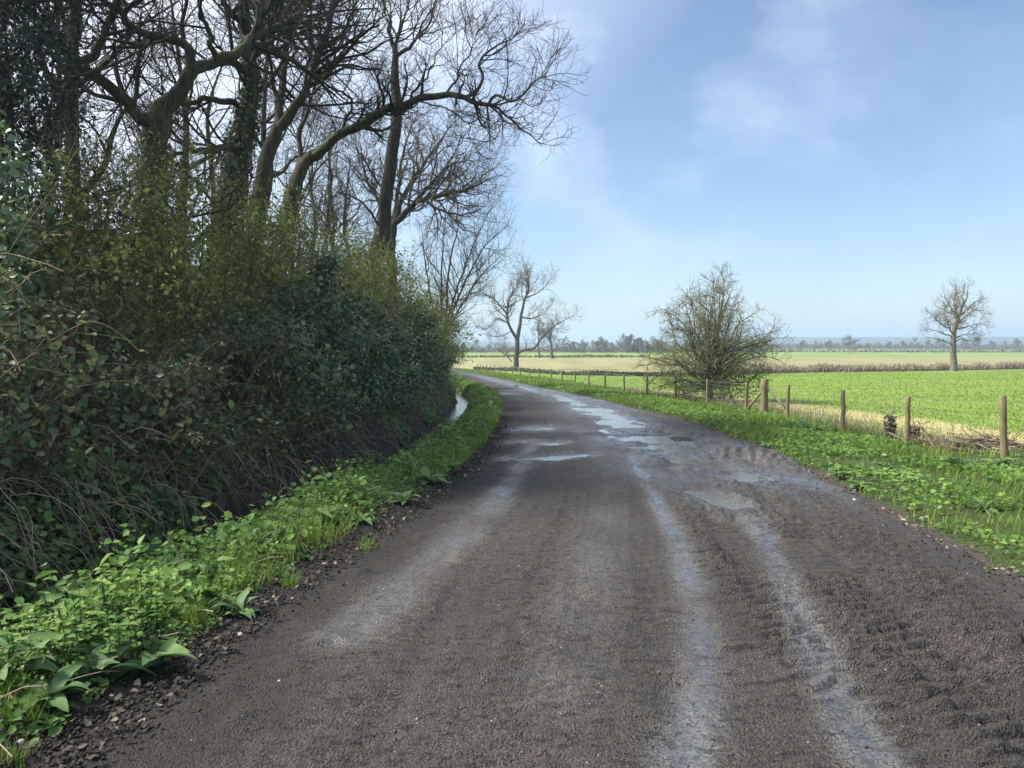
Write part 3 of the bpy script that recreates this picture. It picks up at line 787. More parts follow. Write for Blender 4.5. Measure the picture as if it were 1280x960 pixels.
# 4 the oak whose limb overhangs the road
t = stump_base(W([(346, 330, 21, .30), (356, 290, 21, .28), (366, 245, 21, .26), (380, 206, 21, .23), (392, 194, 21, .21)]))
build_tree('oak_tree', 'bare oak with a long crooked limb reaching right over the road', 'tree', t, [
    W([(388, 197, 21, .19), (405, 187, 20.8, .17), (424, 169, 20.5, .155), (458, 153, 20.1, .14), (486, 134, 19.7, .12), (505, 133, 19.5, .115), (527, 123, 19.2, .105), (555, 119, 18.9, .095), (580, 122, 18.6, .085), (596, 130, 18.4, .075), (611, 130, 18.3, .065)], K=26, jit=.012),
    W([(580, 122, 18.6, .06), (592, 117, 18.6, .055), (599, 110, 18.6, .055), (603, 97, 18.6, .05), (600, 81, 18.6, .045), (605, 69, 18.6, .038), (617, 59, 18.5, .03), (642, 47, 18.4, .018)], K=18, jit=.012),
    W([(611, 130, 18.3, .05), (620, 119, 18.2, .045), (639, 127, 18.0, .038), (652, 119, 17.9, .032), (670, 100, 17.8, .024), (689, 94, 17.7, .012)], K=16, jit=.012),
    W([(608, 130, 18.3, .045), (620, 134, 18.3, .04), (636, 147, 18.2, .034), (649, 159, 18.1, .028), (664, 169, 18.0, .02), (677, 183, 17.9, .01)], K=16, jit=.012),
    W([(522, 126, 19.2, .028), (540, 131, 19.0, .026), (560, 136, 18.9, .024), (580, 150, 18.7, .02), (588, 156, 18.7, .017), (586, 165, 18.7, .014), (585, 173, 18.7, .011), (592, 180, 18.7, .006)], K=16, jit=.008),
    W([(424, 169, 20.5, .07), (432, 150, 20.8, .055), (440, 132, 21.0, .045), (428, 115, 21.2, .04), (408, 108, 21.4, .03)]),
    W([(458, 153, 20.1, .05), (470, 140, 20.3, .04), (476, 120, 20.4, .03), (490, 100, 20.5, .02)]),
    W([(505, 133, 19.5, .05), (520, 112, 19.6, .04), (535, 95, 19.7, .03), (545, 70, 19.8, .02), (560, 50, 19.8, .012)]),
    W([(555, 119, 18.9, .04), (570, 100, 19, .034), (578, 80, 19, .026), (590, 62, 19, .018), (596, 45, 19, .01)]),
    W([(380, 206, 21, .1), (372, 170, 21.3, .08), (385, 140, 21.5, .06), (392, 110, 21.6, .045), (410, 80, 21.8, .03)])],
    (130, 880, 3500), M['oak_bark'], M['twig'], ivy=1800, twiglen=(1.4, .8, .42), up=.12)
# 5 broken upright trunk
t = stump_base(W([(466, 345, 28, .42), (474, 300, 28, .36), (480, 281, 28, .33), (483, 237, 28, .30), (491, 181, 28, .27), (496, 150, 28, .25), (494, 103, 28, .23), (494, 62, 28, .13)]))
build_tree('oak_tree', 'tall dark upright trunk broken off at the top with thin shoots', 'tree', t, [
    W([(494, 66, 28, .13), (491, 54, 28, .11), (486, 36, 28, .07), (488, 15, 28, .03), (485, -20, 28, .02)]),
    W([(494, 70, 28, .11), (508, 62, 27.8, .09), (522, 45, 27.6, .06), (530, 25, 27.4, .035), (546, 5, 27.3, .02)]),
    W([(493, 66, 28, .10), (497, 45, 28, .075), (505, 25, 28.2, .04), (512, 0, 28.3, .025)]),
    W([(483, 237, 28, .05), (470, 225, 28, .04), (455, 200, 28, .03), (448, 190, 28, .02)]),
    W([(480, 290, 28, .06), (460, 262, 27.6, .05), (440, 245, 27.3, .035), (420, 240, 27, .02)])],
    (60, 420, 1900), M['dark_bark'], M['twig'], twiglen=(2.6, 1.1, .5), up=.25)
# 6 round-crowned oak behind
t = stump_base(W([(490, 340, 36, .32), (488, 310, 36, .28), (492, 278, 36, .24)]))
build_tree('oak_tree', 'round crowned bare oak spreading low behind the broken trunk', 'tree', t, [
    W([(490, 285, 36, .2), (517, 256, 35.6, .17), (536, 247, 35.2, .14), (567, 241, 34.8, .10), (583, 237, 34.5, .07), (605, 228, 34.2, .04)]),
    W([(492, 278, 36, .18), (510, 235, 36, .14), (530, 205, 36, .10), (548, 180, 36, .06), (560, 160, 36, .03)]),
    W([(515, 258, 35.6, .12), (540, 228, 35.4, .09), (565, 205, 35.2, .06), (590, 200, 35, .03)]),
    W([(492, 276, 36, .16), (498, 230, 36.5, .12), (505, 190, 36.8, .08), (515, 155, 37, .04)]),
    W([(530, 250, 35.4, .09), (550, 262, 35, .07), (575, 268, 34.8, .05), (600, 262, 34.6, .025)]),
    W([(492, 280, 36, .12), (470, 245, 36.4, .09), (455, 215, 36.6, .06), (450, 180, 36.8, .03)])],
    (170, 1150, 4000), M['oak_bark'], M['far_bark'], twiglen=(2.6, 1.25, .6), crook=.3)
# 7 multi-stemmed tree at the far end of the wood
t = stump_base(W([(556, 440, 46, .12), (557, 400, 46, .10), (560, 350, 46, .08), (566, 310, 46, .06), (580, 262, 46, .03)]))
build_tree('ash_tree', 'many stemmed bare tree fanning out at the end of the wood', 'tree', t, [
    W([(556, 435, 46, .10), (566, 390, 45.6, .085), (585, 345, 45.2, .07), (605, 310, 44.8, .05), (630, 285, 44.5, .02)]),
    W([(556, 435, 46, .10), (560, 395, 46, .085), (575, 350, 46, .07), (590, 310, 46, .05), (612, 262, 46, .02)]),
    W([(554, 440, 46.5, .10), (552, 390, 46.8, .085), (552, 330, 47, .06), (556, 280, 47, .04), (560, 248, 47, .02)]),
    W([(556, 425, 46, .07), (575, 385, 45, .055), (600, 345, 44.5, .04), (636, 312, 44, .015)]),
    W([(552, 440, 46.5, .09), (540, 380, 47, .07), (532, 330, 47.5, .05), (528, 290, 48, .02)])],
    (140, 1000, 3000), M['oak_bark'], M['twig'], twiglen=(2.6, 1.2, .6), crook=.16, up=.16)

# 8 the tree by the bend, with a low limb reaching right
t = stump_base(W([(645, 463, 120, 0.446), (646, 440, 120, 0.374), (647, 422, 120, 0.346), (650, 405, 120, 0.259), (652, 390, 120, 0.216)]), 1.15)
build_tree('oak_tree', 'bare tree standing alone by the road bend with a low bent limb', 'tree', t, [
    W([(646, 424, 120, 0.245), (637, 408, 119, 0.216), (634, 395, 119, 0.180), (636, 375, 119, 0.144), (645, 360, 119, 0.101), (652, 345, 119, 0.058)]),
    W([(652, 392, 120, 0.216), (656, 375, 120, 0.187), (661, 360, 120, 0.158), (660, 345, 121, 0.101), (656, 334, 121, 0.050)]),
    W([(648, 442, 120, 0.187), (655, 437, 119, 0.173), (667, 436, 118.5, 0.158), (676, 424, 118, 0.130), (690, 410, 117.5, 0.086), (706, 400, 117, 0.058), (718, 395, 117, 0.029)], K=18),
    W([(634, 393, 119, 0.144), (625, 382, 118.5, 0.108), (615, 372, 118, 0.072), (602, 366, 118, 0.036)]),
    W([(636, 405, 119, 0.101), (622, 398, 118, 0.072), (610, 410, 118, 0.043), (600, 412, 118, 0.022)]),
    W([(657, 372, 120, 0.130), (668, 368, 120.5, 0.094), (680, 360, 121, 0.058), (688, 350, 121, 0.029)]),
    W([(640, 452, 120, 0.086), (632, 444, 119, 0.072), (622, 436, 119, 0.050), (612, 425, 119, 0.022)]),
    W([(650, 396, 120, 0.130), (664, 398, 121, 0.101), (676, 394, 121, 0.065), (686, 385, 121, 0.029)])],
    (190, 1250, 3600), M['far_bark'], M['pale_twig'], twiglen=(3.6, 1.7, .8), crook=.3, up=.14, rk=1.9)

# generic standing tree
def std_tree(name, label, base, h, spread, lv, bark, twigm, group=None, lean=0, r0=None, clear=.22, crook=.3, up=.12, cat='tree', nl=9, rk=1.0, low=False):
    x, y = base; z = float(H(x, y)); r0 = r0 or h * .028
    tr = np.array([[x + lean * t_ * h + .012 * h * rng.normal() * (t_ > 0), y + .012 * h * rng.normal() * (t_ > 0), z - .1 + t_ * h * .86, r0 * (1.25 if t_ == 0 else 1) * (1 - .85 * t_)] for t_ in np.linspace(0, 1, 7)])
    tr = resample(tr, 12)
    lim = []
    for i in range(nl):
        t_ = clear + (0.92 - clear) * (i + .5) / nl
        f = t_ * 11; j = int(f); p_ = tr[j] * (1 - f + j) + tr[min(j + 1, 11)] * (f - j)
        az = i * 2.4 + rng.uniform(-.4, .4); e_ = radians(12 + 62 * (t_ - clear) / (1 - clear) + rng.uniform(-8, 8))
        u_ = (t_ - clear) / (1 - clear)
        ln = spread * (0.95 - .42 * u_ ** 1.5) * rng.uniform(.8, 1.08)
        d = np.array([cos(az) * cos(e_), sin(az) * cos(e_), sin(e_)]); pts = [p_[:3]]
        for q_ in range(5):
            d = norm(d + .2 * rng.normal(size=3) + np.array([0, 0, .12])); pts.append(pts[-1] + d * ln / 5)
        rr_ = p_[3] * .6
        lim.append(np.array([[*pts[q_], rr_ * (1 - .16 * q_)] for q_ in range(6)]))
    lim = [resample(l_, 10) for l_ in lim]
    k_ = spread / 5.0
    return build_tree(name, label, cat, tr, lim, lv, bark, twigm, group, twiglen=(2.3 * k_, 1.1 * k_, .55 * k_, .3 * k_), S=6, crook=crook, up=up, extra=True, rk=rk, low=low)

def far_limb(pts, r0, dY):
    n_ = len(pts); return W([(px, py, 108 + dY * i / (n_ - 1), r0 * (1 - .8 * i / (n_ - 1))) for i, (px, py) in enumerate(pts)], K=14, jit=.08)
t = stump_base(W([(1192, 461, 108, .46), (1192, 438, 108, .38), (1192, 416, 108, .31), (1194, 405, 108, .26), (1198, 397, 108, .22), (1202, 385, 108, .16), (1208, 374, 108, .11), (1210, 358, 108, .05)]), 1.2)
build_tree('oak_tree', 'lone bare oak with a rounded crown in the far field hedge at right', 'tree', t, [far_limb(p_, r_, d_) for p_, r_, d_ in [
    ([(1194, 404), (1196, 391), (1193, 380), (1195, 362), (1194, 354)], .16, 1.2), ([(1196, 393), (1190, 389), (1185, 378), (1180, 366)], .13, -1.5), ([(1195, 396), (1185, 390), (1174, 385), (1167, 380)], .12, 2),
    ([(1191, 416), (1183, 409), (1171, 399), (1163, 391)], .13, -2), ([(1190, 421), (1178, 416), (1166, 413), (1156, 412)], .12, 1.5), ([(1189, 431), (1183, 427), (1171, 424), (1158, 421)], .11, -1),
    ([(1198, 397), (1210, 385), (1221, 376), (1231, 372)], .14, 1.5), ([(1196, 405), (1208, 394), (1221, 387), (1233, 391)], .13, -2.5), ([(1195, 413), (1208, 408), (1222, 405), (1235, 406)], .12, 2.5),
    ([(1194, 421), (1204, 419), (1216, 417), (1230, 420)], .11, -1.5), ([(1195, 427), (1200, 424), (1210, 426), (1226, 424)], .09, 2), ([(1201, 387), (1204, 377), (1204, 362), (1208, 354)], .10, -1.5),
    ([(1195, 410), (1198, 404), (1206, 401), (1212, 392)], .12, 4.5), ([(1193, 412), (1190, 404), (1182, 398), (1180, 388)], .12, 4.5), ([(1195, 410), (1200, 402), (1196, 390), (1200, 375)], .12, -4.5), ([(1193, 418), (1188, 412), (1185, 402), (1176, 400)], .12, -4.5)]],
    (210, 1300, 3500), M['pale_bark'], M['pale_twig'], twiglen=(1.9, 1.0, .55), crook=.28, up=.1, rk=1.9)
p_ = at(691, 445, 215)
std_tree('oak_tree', 'small bare tree with a leaning trunk seen beyond the road bend', (p_.x, p_.y), 10, 5.2, (90, 500, 1500), M['far_bark'], M['far_bark'], lean=-.12, r0=.5, rk=3.5, low=True)
p_ = at(674, 446, 225)
std_tree('oak_tree', 'slim bare tree left of the leaning trunk beyond the road bend', (p_.x, p_.y), 11.5, 4.6, (90, 500, 1500), M['far_bark'], M['far_bark'], lean=-.04, rk=3.5, low=True)
p_ = at(1062, 441, 340)
std_tree('oak_tree', 'broad bare tree alone on the far field boundary', (p_.x, p_.y), 6.0, 5.0, (60, 350, 1000), M['far_bark'], M['far_bark'], rk=6, low=True)

def copy_tree(root, x, y, k, rz, label, group):
    """the thing and each of its parts again, sharing mesh data"""
    r = root.copy(); COL.objects.link(r)
    r.location = (x, y, float(H(x, y))); r.scale = (k, k, k); r.rotation_euler = (0, 0, rz); r['label'] = label; r['group'] = group
    for ch in root.children:
        c = ch.copy(); COL.objects.link(c); c.parent = r
    return r
# woodland behind the hedge: slimmer trees
wood = [(-7.5, 11.5, 9), (-10.5, 13.5, 13), (-9.5, 17, 14), (-12, 20, 15), (-8, 23, 13), (-11, 27, 15), (-9.5, 32, 14), (-14, 24, 16), (-13.5, 34, 16), (-8, 38, 12), (-11, 43, 14), (-8.5, 50, 12), (-13, 55, 14), (-10.5, 64, 12), (-14.5, 76, 12), (-17, 92, 11), (-17, 18, 15), (-20, 30, 16), (-6.8, 29, 10), (-7.2, 43, 9)]
woods = []
for i, (x, y, h) in enumerate(wood):
    lb_ = ('slim bare tree in the near wood behind the large oaks', 'slim bare tree deeper in the wood beyond the ivy clad stump', 'slim bare tree at the far end of the wood')[(y > 21) + (y > 40)]
    g_ = ('slim bare trees in the near wood', 'slim bare trees deeper in the wood', 'slim bare trees at the far end of the wood')[(y > 21) + (y > 40)]
    if i < 8: woods.append((std_tree('wood_tree', lb_, (x, y), h, 4.2, (60, 380, 1500), M['oak_bark'], M['twig'], group=g_, r0=.13 + .05 * (i % 3), lean=rng.uniform(-.05, .08), clear=.3, crook=.33, rk=1.15), h))
    else: copy_tree(woods[i % 8][0], x, y, h / woods[i % 8][1], 1.1 + 1.9 * i, lb_, g_)

# far trees along the field boundaries
fars = []
for i, (px, Y, top) in enumerate([(566, 330, 432), (580, 350, 430), (596, 340, 427), (611, 360, 431), (628, 330, 430), (705, 330, 424), (717, 345, 428), (729, 335, 427), (741, 350, 428), (752, 340, 424), (765, 355, 429), (779, 340, 421), (789, 350, 420), (802, 335, 425), (815, 345, 424), (828, 350, 426), (710, 350, 428), (723, 335, 430), (746, 345, 428), (758, 350, 427), (772, 335, 428), (784, 345, 424), (796, 350, 424), (808, 345, 427), (821, 335, 426), (1003, 450, 427), (1020, 470, 428), (1036, 460, 427), (1085, 520, 430), (1098, 540, 429), (1112, 500, 428), (1128, 520, 427), (1145, 500, 424), (1160, 520, 426), (1176, 500, 424), (1205, 520, 425), (1222, 500, 423), (1240, 530, 427), (1256, 510, 428), (1272, 530, 425), (1290, 520, 424)]):
    p_ = at(px, top, Y)
    h = p_.z - float(H(p_.x, p_.y))
    lb_, g_ = [('small hazy bare tree in the distance left of the road bend tree', 'far bare trees left of the road bend'), ('hazy bare tree in the distant row between bend tree and hawthorn', 'far bare trees left of the hawthorn'), ('hazy bare tree on the skyline between hawthorn and lone oak', 'far bare trees right of the hawthorn'), ('hazy bare tree on the skyline behind and right of the lone oak', 'far bare trees by the lone oak')][(px > 660) + (px > 900) + (px > 1165)]
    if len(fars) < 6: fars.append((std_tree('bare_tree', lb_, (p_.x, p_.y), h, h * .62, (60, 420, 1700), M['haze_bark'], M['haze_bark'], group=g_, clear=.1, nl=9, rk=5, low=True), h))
    else: copy_tree(fars[i % 6][0], p_.x, p_.y, h / fars[i % 6][1], .7 + 2.3 * i, lb_, g_)

# ------------------------------------------------------------------ hedges across the fields
def hedgerow(name, label, x0, x1, hfun, wid, mat, leafm, n, yoff=0.0, lf=.25, yfun=None):
    yfun = yfun or hedge_y
    x = rng.uniform(x0, x1, n); y = yfun(x) + yoff + rng.normal(0, wid, n)
    z = H(x, y) - .05
    h = hfun(x) * (.75 + .35 * vnoise(x * .35, x * 0, 91) + rng.uniform(-.12, .12, n))
    b = np.array([(x0 + x1) / 2, float(yfun((x0 + x1) / 2)), 0]); b[2] = float(H(b[0], b[1]))
    root = thing(name, label, 'hedge', b)
    P = np.empty((n, 2, 3)); P[:, 0] = np.stack([x, y, z + rng.uniform(0, .4, n) * h], -1)
    d = np.stack([rng.normal(0, .35, n), rng.normal(0, .35, n), np.ones(n)], -1)
    P[:, 1] = P[:, 0] + d * (h * .6)[:, None]
    R = np.tile(np.array([.042, .018]) * (1 + float(b[1]) / 250), (n, 1))
    mb = MB(); v, f = tubes(P, R, 3); mb.add(v, f); obj('branches', mb.mesh('branches', False, b), mat, root)['kind'] = 'stuff'
    m = int(n * lf)
    if m:
        j = rng.choice(n, m); pos = P[j, 1] + rng.normal(0, .15, (m, 3)); pos[:, 2] = H(pos[:, 0], pos[:, 1]) + rng.uniform(.02, .8, m) * h[j]
        mb = MB(); v, f, a = leaves(pos, rng.normal(size=(m, 3)), rng.uniform(.12, .3, m), 'diamond'); mb.add(v, f, a)
        obj('foliage', mb.mesh('foliage', False, b), leafm, root)['kind'] = 'stuff'
    return root
hedgerow('hedgerow', 'trimmed brown hedge along the far side of the green field', 24, 132, lambda x: 1.45 + 0 * x, .45, M['hedge_twig'], M['dead'], 7500)
hedgerow('hedgerow', 'low dark hedge behind the fence left of the big hawthorn', -6, 24, lambda x: .75 + 0 * x, .4, M['twig'], M['bramble'], 3500, lf=.8)
hedgerow('hedgerow', 'dark hedge line between the stubble and the pale far field', -70, 320, lambda x: 2.0 + 0 * x, .8, M['twig'], M['bramble'], 2600, lf=1.2, yfun=lambda x: np.full_like(np.asarray(x, float), 372.0))
hedgerow('hedgerow', 'short dark hedge crossing behind the stubble beyond the bend', -40, 40, lambda x: 1.2 + 0 * x, .6, M['twig'], M['bramble'], 1300, lf=1, yfun=lambda x: np.full_like(np.asarray(x, float), 232.0))
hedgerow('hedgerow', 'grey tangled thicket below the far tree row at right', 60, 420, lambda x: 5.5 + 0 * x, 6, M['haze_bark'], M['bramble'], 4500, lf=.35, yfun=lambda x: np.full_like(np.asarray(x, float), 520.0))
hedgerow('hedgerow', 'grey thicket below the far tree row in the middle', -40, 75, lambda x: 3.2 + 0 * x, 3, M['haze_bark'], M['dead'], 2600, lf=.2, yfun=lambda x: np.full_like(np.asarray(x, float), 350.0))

# ------------------------------------------------------------------ the big hawthorn by the fence
def bush(name, label, cat, base, ells, nst, mats, leafN, leafsize, kind, group=None, shoots=0, hollow=.55, twig=(0, 0), spikes=0, twl=.5, rst=.03, leaf_ns=.45, clump=0, canes=0):
    """base (x,y); ells: list of (cx,cy,cz above ground,rx,ry,rz) that hold the foliage"""
    x, y = base; z = float(H(x, y)); b = np.array([x, y, z])
    root = thing(name, label, cat, b, group)
    E = np.array(ells, float)
    if clump:
        sub_ = []
        for e in E:
            for _ in range(clump):
                d_ = norm(rng.normal(size=3)); r_ = e[3:6] * rng.uniform(.22, .46) * np.array([1, .8, 1]); r_ = np.maximum(r_, .16)
                sub_.append([*(e[:3] + d_ * e[3:6] * rng.uniform(.45, 1.0)), *r_])
        E0 = E.copy(); E0[:, 3:6] *= .62
        E = np.concatenate([E0, np.array(sub_)])
    wgt = (E[:, 3] * E[:, 5] + E[:, 3] * E[:, 4] + E[:, 4] * E[:, 5]); wgt /= wgt.sum()
    def sample(n, lo):
        e = E[rng.choice(len(E), n, p=wgt)]
        d = norm(rng.normal(size=(n, 3)))
        lump = 1 + .35 * vnoise(d[:, 0] * 3.1 + e[:, 0] * 3, d[:, 2] * 3.1 + e[:, 1] * 5 + d[:, 1] * 2, 97) + .18 * vnoise(d[:, 0] * 8 + 5, d[:, 2] * 8 + d[:, 1] * 5, 98)
        rr = (lo + (1 - lo) * rng.random(n) ** .45) * lump
        return e[:, :3] + d * rr[:, None] * e[:, 3:6] + np.array([x, y, z]), d
    # stems from the foot out to points in the crown
    if nst:
        tgt, d = sample(nst, .75)
        P = np.empty((nst, 7, 3)); s0 = np.stack([x + rng.normal(0, .25, nst), y + rng.normal(0, .25, nst), np.zeros(nst)], -1)
        s0[:, 0] += (tgt[:, 0] - x) * .45 * (rng.random(nst)); s0[:, 1] += (tgt[:, 1] - y) * .45 * rng.random(nst)
        s0[:, 2] = H(s0[:, 0], s0[:, 1]) - .05
        for k_ in range(7):
            t_ = k_ / 6
            P[:, k_] = s0 * (1 - t_) + tgt * t_; P[:, k_, 2] += .25 * sin(t_ * pi) * (tgt[:, 2] - s0[:, 2]) * .5
            if k_: P[:, k_] += rng.normal(0, .05, (nst, 3))
        R = np.clip(rst * rng.uniform(.5, 1.4, nst)[:, None] * np.linspace(1, .3, 7)[None], .004, 1)
        mb = MB(); v, f = tubes(P, R, 3); mb.add(v, f, np.repeat(rng.random(nst), 21))
        obj('stems', mb.mesh('stems', False, b), mats[0], root)['kind'] = 'stuff'
        if twig[0]:
            mb = MB()
            P2, R2 = grow(P, R, twig[0], twl * 2, (25, 70), K=4, crook=.25, up=.08, rr=.6, tmin=.3, rmin=.006, rmax=.012)
            v, f = tubes(P2, R2, 3); mb.add(v, f)
            if twig[1]:
                P3, R3 = grow(P2, R2, twig[1], twl, (30, 75), K=3, crook=.22, up=.05, rr=.7, tmin=.1, rmin=.004, rmax=.006)
                v, f = tubes(P3, R3, 3); mb.add(v, f)
            obj('twigs', mb.mesh('twigs', False, b), mats[1], root)['kind'] = 'stuff'
    if leafN:
        # leaves gather in sprays, so gaps and clumps show
        nc = max(8, leafN // 26)
        c, d = sample(nc, hollow)
        j = rng.integers(0, nc, leafN)
        sp = leafsize * 2.3
        pos = c[j] + rng.normal(0, 1, (leafN, 3)) * np.array([sp, sp, sp * .7])
        gr = H(pos[:, 0], pos[:, 1]) + .03
        pos[:, 2] = np.maximum(pos[:, 2], gr + .1 * rng.random(leafN))
        nn = norm(d[j] * .8 + rng.normal(0, .6, (leafN, 3)) + np.array([.15, -.15, leaf_ns]))
        sz = leafsize * rng.uniform(.4, 1.4, leafN)
        cv = np.clip(rng.random(nc)[j] * .55 + rng.random(leafN) * .5, 0, 1)
        if canes:      # long arching shoots with leaves along them
            p0, _d = sample(canes, .8); dd = norm(np.stack([rng.normal(.5, .5, canes), rng.normal(-.15, .6, canes), rng.normal(.7, .35, canes)], -1)); C = [p0]
            for _ in range(7): dd = norm(dd + rng.normal(0, .12, (canes, 3)) + np.array([.02, 0, -.19])); C.append(C[-1] + dd * rng.uniform(.08, .19, canes)[:, None])
            C = np.stack(C, 1); mc = MB(); v, f = tubes(C, np.full(C.shape[:2], .0035) * (1 + y / 40), 4); mc.add(v, f, np.repeat(rng.random(canes), 32))
            obj('canes', mc.mesh('canes', False, b), M['cane'], root)['kind'] = 'stuff'
            kk = canes * 9; pos = np.concatenate([pos, C[rng.integers(0, canes, kk), rng.integers(2, 8, kk)] + rng.normal(0, .03, (kk, 3))]); nn = np.concatenate([nn, norm(rng.normal(0, .6, (kk, 3)) + np.array([.3, -.2, .6]))])
            sz = np.concatenate([sz, leafsize * rng.uniform(.4, .9, kk)]); cv = np.concatenate([cv, rng.uniform(.4, 1, kk)])
        mb = MB(); v, f, a = leaves(pos, nn, sz, kind, cv); mb.add(v, f, a)
        obj('foliage', mb.mesh('foliage', False, b), mats[2], root)['kind'] = 'stuff'
    return root

hx_, hy_ = 8.05, 31.2; hz_ = float(H(hx_, hy_))
lim = []
for i in range(58):
    az = i * 2.39996; e_ = radians(3 + 84 * ((i + .5) / 58) ** 1.2)
    d = np.array([cos(az) * cos(e_), sin(az) * cos(e_), sin(e_)])
    ln = 1 / math.sqrt((cos(e_) / 3.15) ** 2 + (sin(e_) / 4.1) ** 2) * rng.uniform(.86, 1.0) * .9
    p_ = np.array([hx_ + .16 * cos(az), hy_ + .16 * sin(az), hz_ + .35 + .9 * (i / 58) + .3 * rng.random()]); pts = [[*p_, .042]]
    d = norm(d + np.array([0, 0, .35 * cos(e_)]))
    for q_ in range(7):
        d = norm(d + (.17 + .12 * cos(e_) ** 4) * rng.normal(size=3) + np.array([0, 0, -.05 * cos(e_)])); p_ = p_ + d * ln / 7; pts.append([*p_, .042 * (1 - .11 * (q_ + 1))])
    lim.append(resample(pts, 12))
tr = np.array([[hx_ + .03 * rng.normal(), hy_, hz_ - .1 + 1.7 * t_, .17 * (1 - .6 * t_)] for t_ in np.linspace(0, 1, 8)])
hr_ = build_tree('hawthorn_bush', 'big bare hawthorn bush with pale crooked twigs behind the fence', 'bush', tr, lim, (520, 2700, 6800), M['oak_bark'], M['haw_twig'], twiglen=(1.05, .6, .34), crook=.26, up=.03, rk=1.4)
nb_ = 3600
d = norm(rng.normal(size=(nb_, 3))); rr_ = rng.random(nb_) ** .5
pos = np.stack([d[:, 0] * 1.9 * rr_ + .35, d[:, 1] * 1.7 * rr_, .75 + d[:, 2] * .85 * rr_], -1); pos[:, 2] = np.abs(pos[:, 2]) + .03
mb = MB(); v, f, a = leaves(pos, rng.normal(size=(nb_, 3)) + np.array([0, -.3, .5]), rng.uniform(.04, .10, nb_), 'oval'); mb.add(v, f, a)
o = obj('foliage', mb.mesh('foliage'), M['bramble'], hr_); o['kind'] = 'stuff'
nb_ = 7500
d = norm(rng.normal(size=(nb_, 3))); rr_ = rng.random(nb_) ** .4
pos = np.stack([d[:, 0] * 2.7 * rr_, d[:, 1] * 2.5 * rr_, 1.9 + d[:, 2] * 1.9 * rr_], -1); pos[:, 2] = np.abs(pos[:, 2])
mb = MB(); v, f, a = leaves(pos, rng.normal(size=(nb_, 3)), rng.uniform(.025, .06, nb_), 'diamond'); mb.add(v, f, a)
o = obj('leaf_buds', mb.mesh('leaf_buds'), M['spring'], hr_); o['kind'] = 'stuff'

# ------------------------------------------------------------------ hedge of the wood, plant by plant
def S(s, y): return (float(Lf(y)) - s, y)      # s metres left of the road's edge
def hb(name, label, s, y, ells, *a, **k):
    return bush(name, label, 'bush', S(s, y), ells, *a, **k)
IV = (M['twig'], M['twig'], M['ivy']); BR = (M['dead'], M['dead'], M['bramble']); HT = (M['oak_bark'], M['green_twig'], M['spring'])
hb('bramble_thicket', 'dark bramble thicket with tan dead stems at the left frame edge', 3.4, 6.2, [(0, 0, .2, .8, 1.3, .9), (-.5, 0, 1.0, 1.1, 1.5, .8)], 500, BR, 6200, .08, 'oval', rst=.005, clump=20, canes=90, twig=(700, 0), twl=.35)
hb('bramble_thicket', 'bramble thicket with a web of brown stems low on the bank', 3.3, 8.4, [(0, 0, .15, .9, 1.8, .9), (-.7, .2, 1.0, 1.2, 1.6, .8)], 700, BR, 6600, .08, 'oval', rst=.005, clump=20, canes=90, twig=(900, 0), twl=.35)
hb('bramble_thicket', 'bramble mound with grey green leaves left of the ivy mass', 3.25, 11.4, [(0, 0, .2, .85, 1.7, .85), (-.6, 0, 1.05, 1.1, 1.6, .8)], 520, BR, 6800, .08, 'oval', rst=.005, clump=20, canes=90, twig=(700, 0), twl=.35)
hb('ivy_bush', 'smaller ivy growth hanging over the bank left of the large ivy mass', 3.15, 12.6, [(0, 0, .7, .75, 1.2, .75), (-.2, -.6, 1.2, .7, 1.0, .7)], 30, IV, 7000, .08, 'ivy', rst=.012, clump=14, canes=20)
hb('ivy_bush', 'large dark glossy ivy mass in the middle of the hedge', 3.2, 14.6, [(0, 0, .55, 1.0, 1.8, 1.0), (-.4, 0, 1.5, 1.1, 1.7, .85), (.1, 1.6, .6, .9, 1.5, .9)], 60, IV, 17000, .08, 'ivy', rst=.012, clump=20, canes=40)
hb('ivy_bush', 'ivy growth draped over the hedge beside the ivy clad stump', 3.3, 18.6, [(0, 0, .45, .95, 2.1, .95), (-.4, 0, 1.5, 1.1, 1.8, .8)], 60, IV, 11500, .085, 'ivy', rst=.012, clump=20, canes=40)
hb('ivy_bush', 'rounded dark ivy mound bulging towards the ditch farther along', 3.45, 24.5, [(.1, 0, .65, 1.0, 2.7, 1.1), (-.2, .6, 1.8, 1.1, 2.2, .9)], 60, IV, 11000, .095, 'ivy', rst=.012, clump=20, canes=40)
hb('ivy_bush', 'last dark ivy mound before the ditch curves out of sight', 3.5, 31.5, [(.1, 0, .6, 1.1, 3.2, 1.0), (-.3, 0, 1.5, 1.1, 3.0, .9)], 50, IV, 8500, .11, 'ivy', rst=.012, clump=20, canes=40)
hb('bramble_thicket', 'low bramble growth at the far end of the ditch bank', 3.5, 40, [(0, 0, .9, 1.1, 4.5, 1.0)], 120, BR, 6000, .12, 'oval', rst=.01)
hb('hawthorn_bush', 'hedge bushes lining the road where it bends out of sight', 3.4, 56, [(0, 0, 1.1, 1.3, 9, 1.2), (-.8, 14, 1.1, 1.5, 9, 1.2)], 120, HT, 6500, .16, 'diamond', twig=(900, 2500), twl=.7)
